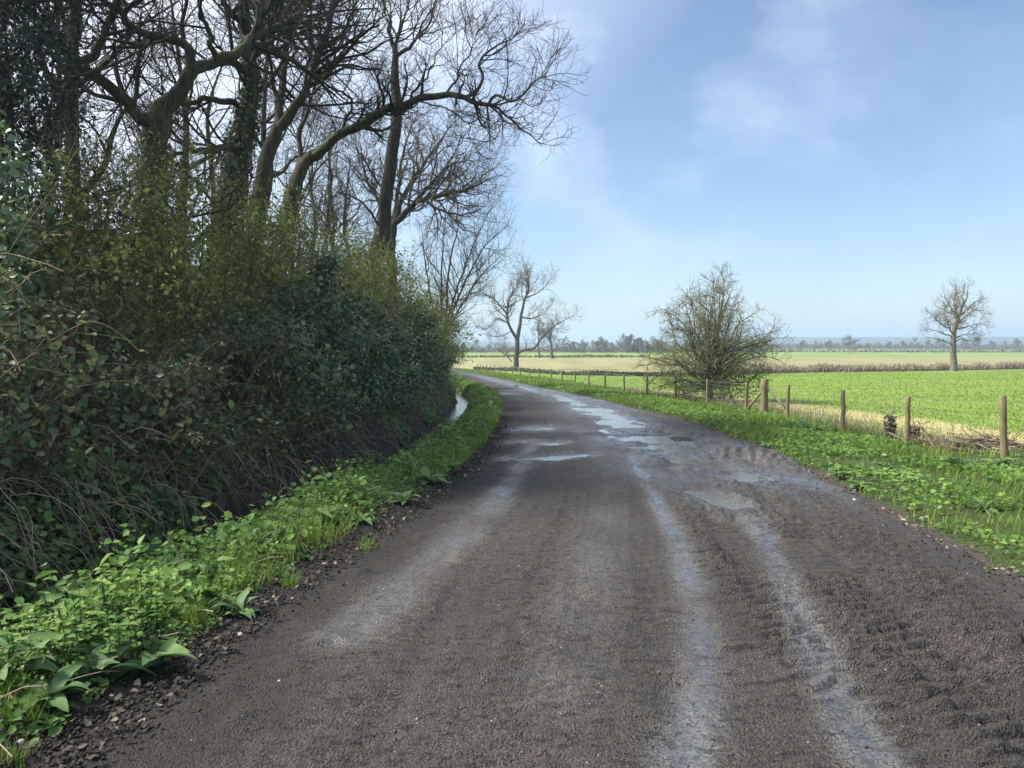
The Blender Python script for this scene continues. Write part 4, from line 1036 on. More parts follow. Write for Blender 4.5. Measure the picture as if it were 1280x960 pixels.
# ivy-clad stump
sx, sy = S(3.7, 14.2); sx -= .1
b_ = np.array([sx, sy, float(H(sx, sy))])
root = thing('ivy_clad_stump', 'narrow ivy covered stump standing above the hedge top', 'tree stump', b_)
tp_ = at(409, 330, 14.2)
ht_ = tp_.z - b_[2] + .05
tr = np.array([[b_[0] + (tp_.x - b_[0]) * t_, b_[1], b_[2] - .1 + t_ * ht_, .13 * (1 - .4 * t_)] for t_ in np.linspace(0, 1, 8)])
mb = MB(); put_tubes(mb, [tr], 9); obj('trunk', mb.mesh('trunk', True, b_), M['oak_bark'], root)
n = 2600; t_ = rng.random(n) ** .7; az = rng.random(n) * 2 * pi; rr = (.08 + .17 * rng.random(n)) * (1 + .6 * vnoise(t_ * 7, az, 12)) + .1 * (1 - t_)
pos = np.stack([np.interp(t_, np.linspace(0, 1, 8), tr[:, 0]) + rr * np.cos(az), np.interp(t_, np.linspace(0, 1, 8), tr[:, 1]) + rr * np.sin(az), b_[2] + t_ * (ht_ + .12)], -1)
mb = MB(); v, f, a = leaves(pos, np.stack([np.cos(az), np.sin(az), .4 + 0 * az], -1) + rng.normal(0, .4, (n, 3)), rng.uniform(.05, .1, n), 'ivy'); mb.add(v, f, a)
obj('foliage', mb.mesh('foliage', False, b_), M['ivy'], root)['kind'] = 'stuff'

# hawthorn and elder with fresh leaves behind the brambles
for lab, s, y, h, wd, nl in [
    ('leafing hawthorn with fresh green sprays above the near brambles', 4.6, 9.6, 2.6, 1.5, 4200),
    ('tangled thorn bush with few leaves below the leaning oak limb', 4.9, 12.2, 3.1, 1.7, 3800),
    ('green hawthorn in front of the thickest oak trunk', 4.7, 14.6, 3.0, 1.6, 4200),
    ('young leafy thorn beside the foot of the twin stemmed oak', 4.7, 17.5, 3.0, 1.7, 3600),
    ('yellow green hawthorn at the foot of the overhanging oak', 4.5, 21, 3.3, 1.9, 4200),
    ('pale green leafing bush left of the broken trunk', 4.6, 25.5, 3.4, 2.1, 4600),
    ('spreading green hawthorn under the broken trunk', 4.4, 30, 3.8, 2.3, 4800),
    ('tall light green hawthorn close to the many stemmed tree', 4.0, 36, 4.0, 2.6, 4800),
    ('green hawthorn just before the many stemmed tree', 3.6, 42.5, 3.6, 2.6, 4200)]:
    h *= 1.22 if y < 28 else .95; hb('hawthorn_bush', lab, s, y, [(0, 0, h * .5, wd, wd, h * .42), (.2, .3, h * .75, wd * .8, wd * .8, h * .33), (-.5, -.3, h * .3, wd, wd, h * .3)], 60, HT, int(nl * (2.4 if y < 28 else 1.5)), .06 + .0013 * y, 'diamond', twig=(430, 1200), twl=.65, rst=.016, hollow=.3)

# dark evergreen at the left edge
ex, ey = -7.35, 10.4
bush('yew_tree', 'dark evergreen tree filling the upper left corner', 'tree', (ex, ey),
     [(0, 0, 3.0, 1.5, 1.6, 2.2), (-.2, 0, 5.6, 1.5, 1.5, 1.7), (.1, 0, 7.4, 1.2, 1.2, 1.6), (.3, 0, 4.4, 1.2, 1.3, 1.2)], 40, (M['oak_bark'], M['twig'], M['yew']), 26000, .075, 'diamond', twig=(300, 1200), twl=.5, rst=.035)
bush('ivy_bush', 'ivy hanging from the evergreen high at the left edge', 'bush', (-5.75, 8.2), [(0, 0, 2.6, .5, .6, .8), (.1, 0, 1.7, .5, .6, .7)], 12, IV, 2200, .085, 'ivy', rst=.015)
# dark conifer-like undergrowth deep in the wood
for (x, y, h, lab) in [(-10, 15.5, 5.2, 'dark evergreen bush deep in the wood behind the leaning limb'), (-12.5, 22, 5.5, 'dark evergreen bush behind the thickest oak'), (-10.8, 31, 5, 'dusky undergrowth bush behind the overhanging oak'), (-11, 42, 5, 'dusky undergrowth bush behind the broken trunk'), (-14, 60, 5, 'dusky undergrowth bush at the back of the wood')]:
    bush('evergreen_bush', lab, 'bush', (x, y), [(0, 0, h * .4, 2.6, 3.2, h * .42), (.5, 2, h * .3, 2.4, 3, h * .33)], 30, (M['oak_bark'], M['twig'], M['yew']), 7000, .13, 'diamond', twig=(260, 700), twl=.9, hollow=.3)

# twiggy understorey and dead stalks, uncountable
n = 1400
y = rng.uniform(5, 60, n) ** 1.0; s = rng.uniform(3.2, 9, n)
x = Lf(y) - s
P = np.empty((n, 6, 3)); P[:, 0] = np.stack([x, y, H(x, y)], -1)
d = norm(np.stack([rng.normal(.15, .35, n), rng.normal(0, .35, n), np.ones(n)], -1)); L_ = rng.uniform(1.2, 3.6, n)
for k_ in range(1, 6):
    d = norm(d + rng.normal(0, .16, (n, 3)) + np.array([.03, 0, -.04])); P[:, k_] = P[:, k_ - 1] + d * (L_ / 5)[:, None]
R = rng.uniform(.004, .014, n)[:, None] * np.linspace(1, .4, 6)[None]
mb = MB(); v, f = tubes(P, R, 3); mb.add(v, f)
P2, R2 = grow(P, R, 5200, .9, (25, 60), K=3, crook=.2, up=0, rmin=.004, rmax=.007); v, f = tubes(P2, R2, 3); mb.add(v, f)
tag(obj('undergrowth_stems', mb.mesh('undergrowth_stems'), M['green_twig']), 'tangle of thin bare stems filling the edge of the wood', 'undergrowth', kind='stuff')

n = 2300
y = 3.5 + rng.random(n) ** 1.6 * 38; s = rng.uniform(2.35, 3.4, n); x = Lf(y) - s
P = np.empty((n, 6, 3)); P[:, 0] = np.stack([x, y, H(x, y) + rng.uniform(.0, .35, n)], -1)
d = norm(np.stack([rng.normal(.45, .4, n), rng.normal(0, .5, n), rng.normal(.35, .5, n)], -1)); L_ = rng.uniform(.25, 1.0, n)
for k_ in range(1, 6):
    d = norm(d + rng.normal(0, .15, (n, 3)) + np.array([.03, 0, -.30])); P[:, k_] = P[:, k_ - 1] + d * (L_ / 5)[:, None]
gr = H(P[:, :, 0], P[:, :, 1]) + .02; P[:, :, 2] = np.maximum(P[:, :, 2], gr)
R = rng.uniform(.0022, .007, n)[:, None] * np.linspace(1, .5, 6)[None]
mb = MB(); v, f = tubes(P, R, 3); mb.add(v, f, np.repeat(rng.random(n) ** .8, 18))
tag(obj('dead_stalks', mb.mesh('dead_stalks'), M['dead']), 'tan dead stalks hanging down the dark ditch bank', 'dead stalks', kind='stuff')

n = 240
y = 4.2 + rng.random(n) ** 1.4 * 12; s = rng.uniform(2.3, 2.95, n); x = Lf(y) - s
P = np.empty((n, 6, 3)); P[:, 0] = np.stack([x, y, H(x, y) + rng.uniform(.1, .5, n)], -1)
d = norm(np.stack([rng.normal(.5, .3, n), rng.normal(0, .3, n), rng.normal(.2, .4, n)], -1)); L_ = rng.uniform(.35, .85, n)
for k_ in range(1, 6):
    d = norm(d + rng.normal(0, .10, (n, 3)) + np.array([.0, 0, -.45])); P[:, k_] = P[:, k_ - 1] + d * (L_ / 5)[:, None]
P[:, :, 2] = np.maximum(P[:, :, 2], H(P[:, :, 0], P[:, :, 1]) + .03)
mb = MB(); v, f = tubes(P, rng.uniform(.0025, .006, n)[:, None] * np.linspace(1, .6, 6)[None], 4); mb.add(v, f, np.repeat(rng.uniform(.55, 1, n), 24))
tag(obj('dead_grass', mb.mesh('dead_grass'), M['dead']), 'pale dead grass stems drooping over the near ditch bank', 'dead stalks', kind='stuff')
# leaves creeping down the bank
n = 30000
y = 3.5 + rng.random(n) ** 1.5 * 60; s = 2.25 + np.abs(rng.normal(0, .40, n)); x = Lf(y) - s
ok = fbm(x * .8, y * .45, 111, 3) > -.02 + .10 * (s < 2.45) + .13 * (y < 10) * (s < 2.75); x, y, s = x[ok], y[ok], s[ok]; n = len(x)
pos = np.stack([x, y, H(x, y) + np.abs(rng.normal(.04, .14, n))], -1)
mb = MB(); v, f, a = leaves(pos, np.stack([rng.normal(.7, .5, n), rng.normal(-.2, .5, n), np.abs(rng.normal(.7, .4, n))], -1), rng.uniform(.025, .075, n) * (1 + y / 40), 'ivy'); mb.add(v, f, a)
tag(obj('bank_leaves', mb.mesh('bank_leaves'), M['bank_green']), 'small green leaves creeping down the ditch bank', 'ground cover', kind='stuff')

# ------------------------------------------------------------------ left verge
def verge_pts(n, y0, y1, pw, s0, s1):
    y = y0 + rng.random(n) ** pw * (y1 - y0); s = rng.uniform(s0, s1, n)
    return Lf(y) - s, y, s
# ground cover leaves
n = 36000
x, y, s = verge_pts(n, 2.2, 70, 1.9, .22, 1.6)
dens = sstep(.18, .5, s + .35 * fbm(x * 1.6, y * 1.2, 121, 3)); ok = rng.random(n) < dens * (1 - .5 * (s > 1.35)); x, y, s = x[ok], y[ok], s[ok]; n = len(x)
patch = fbm(x * 1.4, y * 1.1, 123, 3)
z = H(x, y) + np.abs(rng.normal(0, .5, n)) * (.14 + .22 * np.clip(patch + .3, 0, 1)) * sstep(.2, .7, s) * (1 - .6 * sstep(13, 19, y) * sstep(.7, 1.0, s)) + .015
kinds = np.digitize(fbm(x * 2.1, y * 1.6, 127, 3) + rng.normal(0, .12, n), [-.12, .12])
mb = MB()
for kk, (kd, sz0, sz1) in enumerate((('ivy', .022, .05), ('oval', .026, .078), ('diamond', .012, .03))):
    m_ = kinds == kk; X_, Y_, Z_, P_ = x[m_], y[m_], z[m_], patch[m_]
    if kd == 'diamond':      # feathery cow parsley: several leaflets in place of one leaf
        X_, Y_, Z_, P_ = (np.repeat(q_, 4) for q_ in (X_, Y_, Z_, P_)); q_ = len(X_)
        X_ = X_ + rng.normal(0, .03, q_); Y_ = Y_ + rng.normal(0, .03, q_); Z_ = Z_ + rng.normal(0, .012, q_)
    q_ = len(X_)
    v, f, a = leaves(np.stack([X_, Y_, Z_], -1), np.stack([rng.normal(.1, .5, q_), rng.normal(-.15, .5, q_), np.ones(q_)], -1), rng.uniform(sz0, sz1, q_) * (1 + Y_ / 45) * (1 + .4 * (P_ > .1)), kd, np.clip(.35 + .12 * kk + P_ * .6 + rng.normal(0, .25, q_), 0, 1)); mb.add(v, f, a)
tag(obj('verge_leaves', mb.mesh('verge_leaves'), M['cover']), 'dense low green leaves covering the verge beside the ditch', 'ground cover', kind='stuff')
# grass of the left verge
n = 42000
x, y, s = verge_pts(n, 2.2, 105, 1.9, .2, 1.5)
gp = fbm(x * 1.1, y * .9, 131, 3); ok = (gp > .16 - sstep(9, 24, y) * .45) & (s + .2 * gp > .3); x, y, s, gp = x[ok], y[ok], s[ok], gp[ok]; n = len(x)
mb = MB(); v, f, a = blades(np.stack([x, y, H(x, y)], -1), rng.uniform(.06, .2, n) * (1 + .25 * (gp > .2)), .0035 * (1 + y / 9), .4, np.clip(rng.random(n) * .95, 0, 1)); mb.add(v, f, a)
tag(obj('verge_grass', mb.mesh('verge_grass'), M['grass']), 'bright grass growing along the left verge', 'grass', kind='stuff')
n = 420
x, y, s = verge_pts(n, 2.4, 26, 1.7, .25, 1.6)
P = np.empty((n, 4, 3)); P[:, 0] = np.stack([x, y, H(x, y) + .05], -1); d = norm(np.stack([rng.normal(0, .7, n), rng.normal(0, .7, n), np.abs(rng.normal(.5, .4, n))], -1))
for k_ in range(1, 4): d = norm(d + rng.normal(0, .15, (n, 3)) + np.array([0, 0, -.15])); P[:, k_] = P[:, k_ - 1] + d * rng.uniform(.05, .13, n)[:, None]
mb = MB(); v, f = tubes(P, rng.uniform(.0012, .003, n)[:, None] * np.ones((1, 4)), 3); mb.add(v, f, np.repeat(rng.uniform(.4, 1, n), 12))
tag(obj('dry_straws', mb.mesh('dry_straws'), M['dead']), 'dry straw stalks lying among the left verge plants', 'dead stalks', kind='stuff')
# leaf litter and soil crumbs by the road edge
n = 1700
y = 2.0 + rng.random(n) ** 1.8 * 16; s = np.abs(rng.normal(.18, .28, n)) - .1; x = Lf(y) - s
zr = np.maximum(H(x, y), gz(y) + .02)
mb = MB(); v, f, a = leaves(np.stack([x, y, zr + rng.uniform(.015, .05, n)], -1), np.stack([rng.normal(0, .45, n), rng.normal(0, .45, n), np.ones(n)], -1), rng.uniform(.012, .045, n), 'ivy', rng.random(n) ** 1.5); mb.add(v, f, a)
tag(obj('leaf_litter', mb.mesh('leaf_litter'), M['litter']), 'brown leaf litter strewn along the muddy left edge', 'leaf litter', kind='stuff')
def crumbs(name, label, x, y, z, sz, mat):
    n = len(x)
    t = np.array([(1, 0, 0), (-.6, .8, 0), (-.5, -.8, .1), (.1, .1, .8), (.1, 0, -.7)], float); f = np.array([(0, 1, 3), (1, 2, 3), (2, 0, 3), (1, 0, 4), (2, 1, 4), (0, 2, 4)])
    az = rng.random(n) * 2 * pi; c_, s_ = np.cos(az), np.sin(az)
    T = t[None] * rng.uniform(.6, 1.3, (n, 5, 1)) * sz[:, None, None]
    V = np.stack([T[:, :, 0] * c_[:, None] - T[:, :, 1] * s_[:, None], T[:, :, 0] * s_[:, None] + T[:, :, 1] * c_[:, None], T[:, :, 2]], -1) + np.stack([x, y, z], -1)[:, None]
    F = (f[None] + (np.arange(n) * 5)[:, None, None]).reshape(-1, 3)
    mb = MB(); mb.add(V.reshape(-1, 3), [F], np.repeat(rng.random(n), 5))
    return tag(obj(name, mb.mesh(name), mat), label, 'soil' , kind='stuff')
n = 6500
y = 2 + rng.random(n) ** 1.8 * 20; s = rng.normal(.14, .14, n); x = Lf(y) - s
crumbs('soil_clods', 'dark soil clods along the left road edge', x, y, np.maximum(H(x, y), gz(y) + .03) + .012, rng.uniform(.004, .019, n), M['clod'])

# road surface height, for what lies on it
from bisect import bisect_left
def road_z(x, y):
    i = min(max(bisect_left(rows, y), 1), len(rows) - 1)
    j = int(np.argmin(np.abs(RX[i] - x)))
    return float(RZ[i, j])
# loose grit and bits of twig on the road
n = 1500
y = 2.2 + rng.random(n) ** 1.7 * 13; qx = rng.random(n); x = Lf(y) + qx * (Rf(y) - Lf(y))
zz = np.array([road_z(a_, b2) for a_, b2 in zip(x, y)])
o = crumbs('road_grit', 'dark grit and crumbs of mud loose on the road', x, y, zz + .002, rng.uniform(.002, .008, n), M['clod'])
n = 9000
y = 2.4 + rng.random(n) ** 1.8 * 9; x = Lf(y) + rng.random(n) * (Rf(y) - Lf(y))
ok = fbm(x * 1.3, y * .8, 161, 3) + .35 * ((x - Lf(y)) / (Rf(y) - Lf(y)) > .62) > .08; x, y = x[ok], y[ok]; n = len(x)
zz = np.array([road_z(a_, b2) for a_, b2 in zip(x, y)])
crumbs('road_crumbs', 'small brown crumbs of mud and gravel on the road', x, y, zz + .001, rng.uniform(.002, .0085, n) * rng.uniform(.6, 1.3, n), M['crumb'])
n = 150
y = 2.2 + rng.random(n) ** 1.6 * 8; x = Lf(y) + rng.random(n) * (Rf(y) - Lf(y)); zz = np.array([road_z(a_, b2) for a_, b2 in zip(x, y)])
o = crumbs('pale_grit', 'pale stone chips scattered on the road', x, y, zz + .003, rng.uniform(.0025, .006, n), M['chip'])

# ------------------------------------------------------------------ dock plants (each leaf a part)
def dock_leaf(seed, wavy=.55):
    r = np.random.default_rng(seed)
    n = 8; V = []; 
    for i in range(n + 1):
        t_ = i / n
        w_ = .17 * (sin(pi * min(t_ * .93 + .07, 1)) ** .75) * (1 - .25 * t_) + .003
        droop = .55 * t_ - .62 * t_ ** 2.2 + .02 * sin(9 * t_ + seed)
        V += [(-w_, t_, droop + .05 * w_ / .17 + wavy * .3 * r.normal() * w_), (0, t_, droop - .01), (w_, t_, droop + .05 * w_ / .17 + wavy * .3 * r.normal() * w_)]
    F = []
    for i in range(n):
        a = i * 3; F += [(a, a + 1, a + 4, a + 3), (a + 1, a + 2, a + 5, a + 4)]
    V = np.array(V)
    return mesh_np('leaf', V, [np.array(F)], {'var': np.full(len(V), r.random())}, True)
DL = [dock_leaf(i) for i in range(7)]
for m_ in DL: m_.materials.append(M['dock'])
docks = [
 (35, 765, .30, 7, 'broad leaved dock near the left frame edge among nettles'),
 (5, 850, .36, 4, 'dock with one big flat leaf at the lower left frame edge'),
 (190, 705, .32, 8, 'dock with an upright yellow green leaf at the ditch edge'),
 (195, 838, .24, 6, 'low dock spreading its leaves over the leaf litter'),
 (140, 790, .22, 5, 'small dock with a pale oval leaf in the verge'),
 (385, 655, .36, 9, 'large pale dock at the ditch edge in the middle of the verge'),
 (330, 690, .24, 6, 'dock half hidden in the verge below the large pale one'),
 (450, 655, .22, 6, 'small dock among grass left of the muddy road edge'),
 (505, 630, .26, 6, 'dock at the ditch side where the verge narrows'),
 (560, 590, .26, 6, 'farthest dock on the left verge in bright grass'),
 (80, 735, .26, 7, 'dock at the ditch edge left of the upright yellow green one'),
 (255, 725, .26, 7, 'dock among nettles in the middle of the near verge'),
 (300, 770, .20, 6, 'small dock beside the bright grass tuft'),
 (120, 850, .24, 7, 'dock in the nettles close to the lower left corner'),
 (350, 640, .30, 8, 'dock leaning over the ditch left of the large pale one'),
 (425, 620, .28, 8, 'dock at the ditch edge right of the large pale one'),
 (60, 880, .20, 5, 'small dock by the lowest grass tuft'),
 (535, 605, .26, 7, 'dock on the verge crest just before the farthest one'),
 (1012, 541, .42, 9, 'dark leaved dock in front of the fence post right of the strainer'),
 (1195, 588, .42, 8, 'grey green dock by the brush pile'),
 (1250, 585, .36, 7, 'dock at the foot of the nearest fence post'),
 (1075, 612, .26, 7, 'dock with withered pale leaves at the right road edge'),
 (1050, 600, .24, 6, 'small dock at the verge corner by the churned mud'),
 (1110, 590, .26, 6, 'dock in the grass between road and fence'),
 (1230, 640, .22, 6, 'small dock in the grass close to the right frame edge'),
 (960, 560, .26, 6, 'low dock beyond the churned mud ridges'),
 (890, 515, .30, 6, 'dock in the verge below the hawthorn bush')]
for px, py, sz, nl, lab in docks:
    sz *= 1.3 if px < 600 else 1.2
    g_ = on_ground(px, py)
    r_ = thing('dock_plant', lab, 'plant', g_, 'dock plants on the verges')
    nl += 3
    for i in range(nl):
        o = obj('leaf', DL[(i * 3 + px) % 7], None, r_)
        k_ = sz * random.uniform(.5, .9)
        o.scale = (k_ * random.uniform(.9, 1.3), k_, k_)
        o.rotation_euler = (random.uniform(-.15, .65), random.uniform(-.35, .35), i * 2 * pi / nl + random.uniform(-.4, .4))
        o.location = (0, 0, .02)
# ------------------------------------------------------------------ nettles, near ones one by one
def nettle_leaf(seed):
    r = np.random.default_rng(seed); V = []; n = 5
    for i in range(n + 1):
        t_ = i / n; w_ = (.34, .40, .33, .23, .12, .01)[i]
        for q_ in (-1, 0, 1): V.append((q_ * w_ * (1 + .12 * (i % 2)), t_, .12 * abs(q_) * w_ * 2 + .25 * t_ - .42 * t_ * t_))
    F = []
    for i in range(n): a = i * 3; F += [(a, a + 1, a + 4, a + 3), (a + 1, a + 2, a + 5, a + 4)]
    return mesh_np('leaf', np.array(V), [np.array(F)], {'var': np.full(len(V), r.random())}, True)
NL = [nettle_leaf(40 + i) for i in range(6)]
for m_ in NL: m_.materials.append(M['nettle'])
st_m = []
for i in range(3):
    c = np.array([[.01 * rng.normal(), .01 * rng.normal(), t_, .012 * (1 - .6 * t_)] for t_ in np.linspace(0, 1, 5)]); c[0, :2] = 0
    mb = MB(); v, f = tubes(c[None, :, :3], c[None, :, 3], 4); mb.add(v, f, .4); m_ = mb.mesh('stem'); m_.materials.append(M['nettle']); st_m.append(m_)
near = []
for i in range(190):
    if i < 90: px, py = random.uniform(-10, 210), random.uniform(735, 850)
    else: px, py = random.uniform(180, 480), 0
    if i >= 90: py = 880 - px * .62 + random.uniform(-75, 10) - 60
    near.append((px, py))
for px, py in near:
    g_ = on_ground(px, py)
    s_ = float(Lf(g_.y)) - g_.x
    if s_ < .32 or s_ > 1.4 or g_.y > 9: continue
    r_ = thing('nettle_plant', 'young nettle with paired toothed leaves in the left verge', 'plant', g_, 'nettles in the left verge')
    h = random.uniform(.14, .28)
    o = obj('stem', random.choice(st_m), None, r_); o.scale = (.5, .5, h)
    lv_ = 4
    for k_ in range(lv_):
        t_ = .35 + .65 * k_ / (lv_ - 1)
        for q_ in (0, 1):
            o = obj('leaf', random.choice(NL), None, r_); L_ = random.uniform(.05, .085) * (1.1 - .45 * t_)
            o.scale = (L_, L_, L_); o.location = (0, 0, h * t_)
            o.rotation_euler = (random.uniform(-.1, .35), random.uniform(-.2, .2), k_ * pi / 2 + q_ * pi + random.uniform(-.3, .3))
# grass tufts
for px, py, h, n, lab in [(242, 782, .17, 130, 'bright upright grass tuft in the left verge above the leaf litter'), (205, 760, .15, 80, 'narrow grass tuft in the middle of the near verge'), (30, 905, .16, 150, 'grass tuft near the lower left corner'), (365, 735, .15, 110, 'grass tuft at the muddy edge below the pale dock'), (460, 690, .16, 130, 'grass tuft where the verge meets the mud farther up'), (10, 955, .10, 110, 'short grass tuft in the lower left corner')]:
    g_ = on_ground(px, py); b_ = np.array(g_); b_[2] = float(H(b_[0], b_[1]))
    pos = b_ + np.stack([rng.normal(0, .04, n).clip(-.07, .07), rng.normal(0, .04, n).clip(-.07, .07), np.zeros(n)], -1); pos[:, 2] = H(pos[:, 0], pos[:, 1]) - .005
    mb = MB(); v, f, a = blades(pos, rng.uniform(.5, 1.1, n) * h, .0045, .35, rng.random(n) * .9); mb.add(v, f, a)
    tag(obj('grass_tuft', mb.mesh('grass_tuft', False, b_), M['grass'], None, b_), lab, 'grass tuft', 'grass tufts on the left verge')
# stones and a fallen leaf
def stone(px, py, r, lab, mat='stone', onroad=False):
    g_ = on_ground(px, py); z = float(H(g_.x, g_.y))
    if onroad:
        q_ = base_road(px, py); g_ = Vector((q_[0], q_[1], 0)); z = road_z(q_[0], q_[1])
    u_ = np.linspace(0, 2 * pi, 8, endpoint=False); V = [(0, 0, -.5)]
    for e_, rr_ in ((-.3, .8), (.1, 1), (.4, .75)):
        for a_ in u_: k_ = rr_ * rng.uniform(.85, 1.15); V.append((k_ * cos(a_), k_ * .75 * sin(a_), e_ + rng.uniform(-.06, .06)))
    V.append((0, 0, .55)); F3 = [(0, 1 + (i + 1) % 8, 1 + i) for i in range(8)] + [(25, 17 + i, 17 + (i + 1) % 8) for i in range(8)]
    F4 = [(1 + j * 8 + i, 1 + j * 8 + (i + 1) % 8, 9 + j * 8 + (i + 1) % 8, 9 + j * 8 + i) for j in range(2) for i in range(8)]
    o = obj('stone', mesh_np('stone', np.array(V) * r, [np.array(F3), np.array(F4)], {}, True), M[mat], None, (g_.x, g_.y, z + r * .25))
    o.rotation_euler = (0, 0, random.uniform(0, 6)); tag(o, lab, 'stone'); return o
stone(25, 930, .022, 'rounded grey stone in the leaf litter at the lower left corner')
stone(180, 912, .010, 'small white stone at the muddy left road edge', 'chip')
stone(1068, 627, .022, 'pale stone lying on the mud at the right road edge', 'chip', True)
stone(349, 855, .008, 'white chip lying on the road near its left edge', 'chip', True)
g_ = on_ground(152, 738)
pos = np.array([[g_.x, g_.y, float(H(g_.x, g_.y)) + .16]])
mb = MB(); v, f, a = leaves(pos, np.array([[.5, -.7, .6]]), .07, 'oval', np.array([.8])); mb.add(v, f, a)
o = tag(obj('fallen_leaf', mb.mesh('fallen_leaf', False, pos[0]), plain('rust_leaf', (.32, .15, .07), .7), None, pos[0]), 'rusty brown fallen leaf lying on the verge plants', 'leaf')

# ------------------------------------------------------------------ right verge and field grass
def right_pts(n, y0, y1, pw):
    y = y0 + rng.random(n) ** pw * (y1 - y0); u_ = rng.random(n)
    return y, u_
n = 95000
y, u_ = right_pts(n, 4.0, 112, 2.0)
w_ = np.maximum(fence_x(y) + .9 - Rf(y), .5); r = .02 + u_ * w_; x = Rf(y) + r
vis = np.abs(x) < y * .70 + .6
gp = fbm(x * .9, y * .7, 141, 3); ok = vis & (r + .45 * fbm(x * 2, y * 2, 142, 3) > .22) & (rng.random(n) < .75 + gp * .6); x, y, r, gp = x[ok], y[ok], r[ok], gp[ok]; n = len(x)
nf = np.exp(-((x - fence_x(y)) / .35) ** 2)
h = rng.uniform(.05, .14, n) * (1 + 1.5 * gp + .9 * (fbm(x * 2.6, y * 2.2, 144, 2) > .28)) + .16 * nf * rng.random(n)
var = np.clip(rng.random(n) * .9 + .12 * (rng.random(n) < nf * .6) , 0, 1)
mb = MB(); v, f, a = blades(np.stack([x, y, H(x, y) - .005], -1), h, 0.0044 * (1 + y / 7), .5, var); mb.add(v, f, a)
tag(obj('verge_grass', mb.mesh('verge_grass'), M['grass']), 'bright grass covering the right verge up to the fence', 'grass', kind='stuff')
n = 36000
y, u_ = right_pts(n, 4.5, 60, 1.9); w_ = np.maximum(fence_x(y) - .2 - Rf(y), .5); x = Rf(y) + .1 + u_ * w_; r = x - Rf(y)
gp = fbm(x * .8 + 40, y * .6, 151, 3); ok = (np.abs(x) < y * .7 + .6) & (gp > .02) & (r > .25 + .3 * gp); x, y, gp = x[ok], y[ok], gp[ok]; n = len(x)
mb = MB(); v, f, a = leaves(np.stack([x, y, H(x, y) + rng.uniform(.02, .10, n) + .08 * gp], -1), np.stack([rng.normal(0, .4, n), rng.normal(-.1, .4, n), np.ones(n)], -1), rng.uniform(.02, .066, n) * (1 + y / 35), 'ivy', np.clip(.5 + gp * .4 + rng.normal(0, .25, n), 0, 1)); mb.add(v, f, a)
tag(obj('verge_leaves', mb.mesh('verge_leaves'), M['cover']), 'low broad leaved weeds mixed in the right verge grass', 'ground cover', kind='stuff')
# crop of the green field
n = 50000
y = 9 + rng.random(n) ** 1.7 * 90; x = fence_x(y) + .6 + rng.random(n) * np.maximum(y * .72 - fence_x(y), .3)
dfe = x - fence_x(y); thin = np.exp(-((dfe - 3.0) / 1.3) ** 2) * (1 - sstep(30, 60, y)); ok = (rng.random(n) > thin * .8) & (y < hedge_y(x) - 1); x, y = x[ok], y[ok]; n = len(x)
mb = MB(); v, f, a = blades(np.stack([x, y, H(x, y) + .01], -1), rng.uniform(.05, .11, n), 0.008 * (1 + y / 11), .45, .25 + .6 * rng.random(n)); mb.add(v, f, a)
tag(obj('crop', mb.mesh('crop'), M['field_grass']), 'short bright green crop covering the field beyond the fence', 'crop', kind='stuff')
# dry grass along the field margin
n = 9000
y = 11 + rng.random(n) ** 1.4 * 32; x = fence_x(y) + np.abs(rng.normal(0, 1.0, n)) + .2
ok = np.abs(x) < y * .72 + .5; x, y = x[ok], y[ok]; n = len(x)
mb = MB(); v, f, a = blades(np.stack([x, y, H(x, y)], -1), rng.uniform(.08, .28, n), .006 * (1 + y / 20), .55, .45 + .55 * rng.random(n)); mb.add(v, f, a)
tag(obj('dry_grass', mb.mesh('dry_grass'), M['dead']), 'straw coloured dry grass along the fence line', 'dry grass', kind='stuff')
# crumbs and fallen leaves on the right edge
n = 700
y = 4.5 + rng.random(n) ** 1.6 * 25; x = Rf(y) + rng.normal(.0, .2, n)
crumbs('soil_clods', 'muddy clods along the right road edge', x, y, np.maximum(H(x, y), gz(y) + .015) + .01, rng.uniform(.004, .016, n), M['clod'])
n = 500
y = 4.5 + rng.random(n) ** 1.6 * 14; x = Rf(y) + np.abs(rng.normal(.1, .25, n))
mb = MB(); v, f, a = leaves(np.stack([x, y, H(x, y) + .05], -1), np.stack([rng.normal(0, .4, n), rng.normal(0, .4, n), np.ones(n)], -1), rng.uniform(.02, .06, n), 'oval', .6 + .4 * rng.random(n)); mb.add(v, f, a)
tag(obj('leaf_litter', mb.mesh('leaf_litter'), M['litter']), 'pale fallen leaves along the right road edge', 'leaf litter', kind='stuff')

# ------------------------------------------------------------------ fence
b_ = np.array([FX[5], FY[5], float(H(FX[5], FY[5]))])
fence = thing('wire_fence', 'wire stock fence on weathered round posts along the right verge', 'fence', b_)
def post(x, y, r, h, lean=(0, 0), mat='post', name='post', parent=fence):
    z = float(H(x, y)) - .12
    hh = h + .12
    pts = np.array([[lean[0] * t_ * hh + .004 * rng.normal(), lean[1] * t_ * hh, t_ * hh, r * (1.06 - .08 * t_) * (1 + .03 * rng.normal())] for t_ in np.linspace(0, .985, 6)])
    pts = np.concatenate([pts, [[*pts[-1, :2], hh, r * .80]]])
    mb = MB(); v, f = tubes(pts[None, :, :3], pts[None, :, 3], 12, True); mb.add(v, f)
    o = obj(name, mb.mesh(name, False), M[mat], parent); o.location = Vector((x, y, z)) - (parent.location if parent else Vector()); return (x + lean[0] * h, y + lean[1] * h)
tops = []
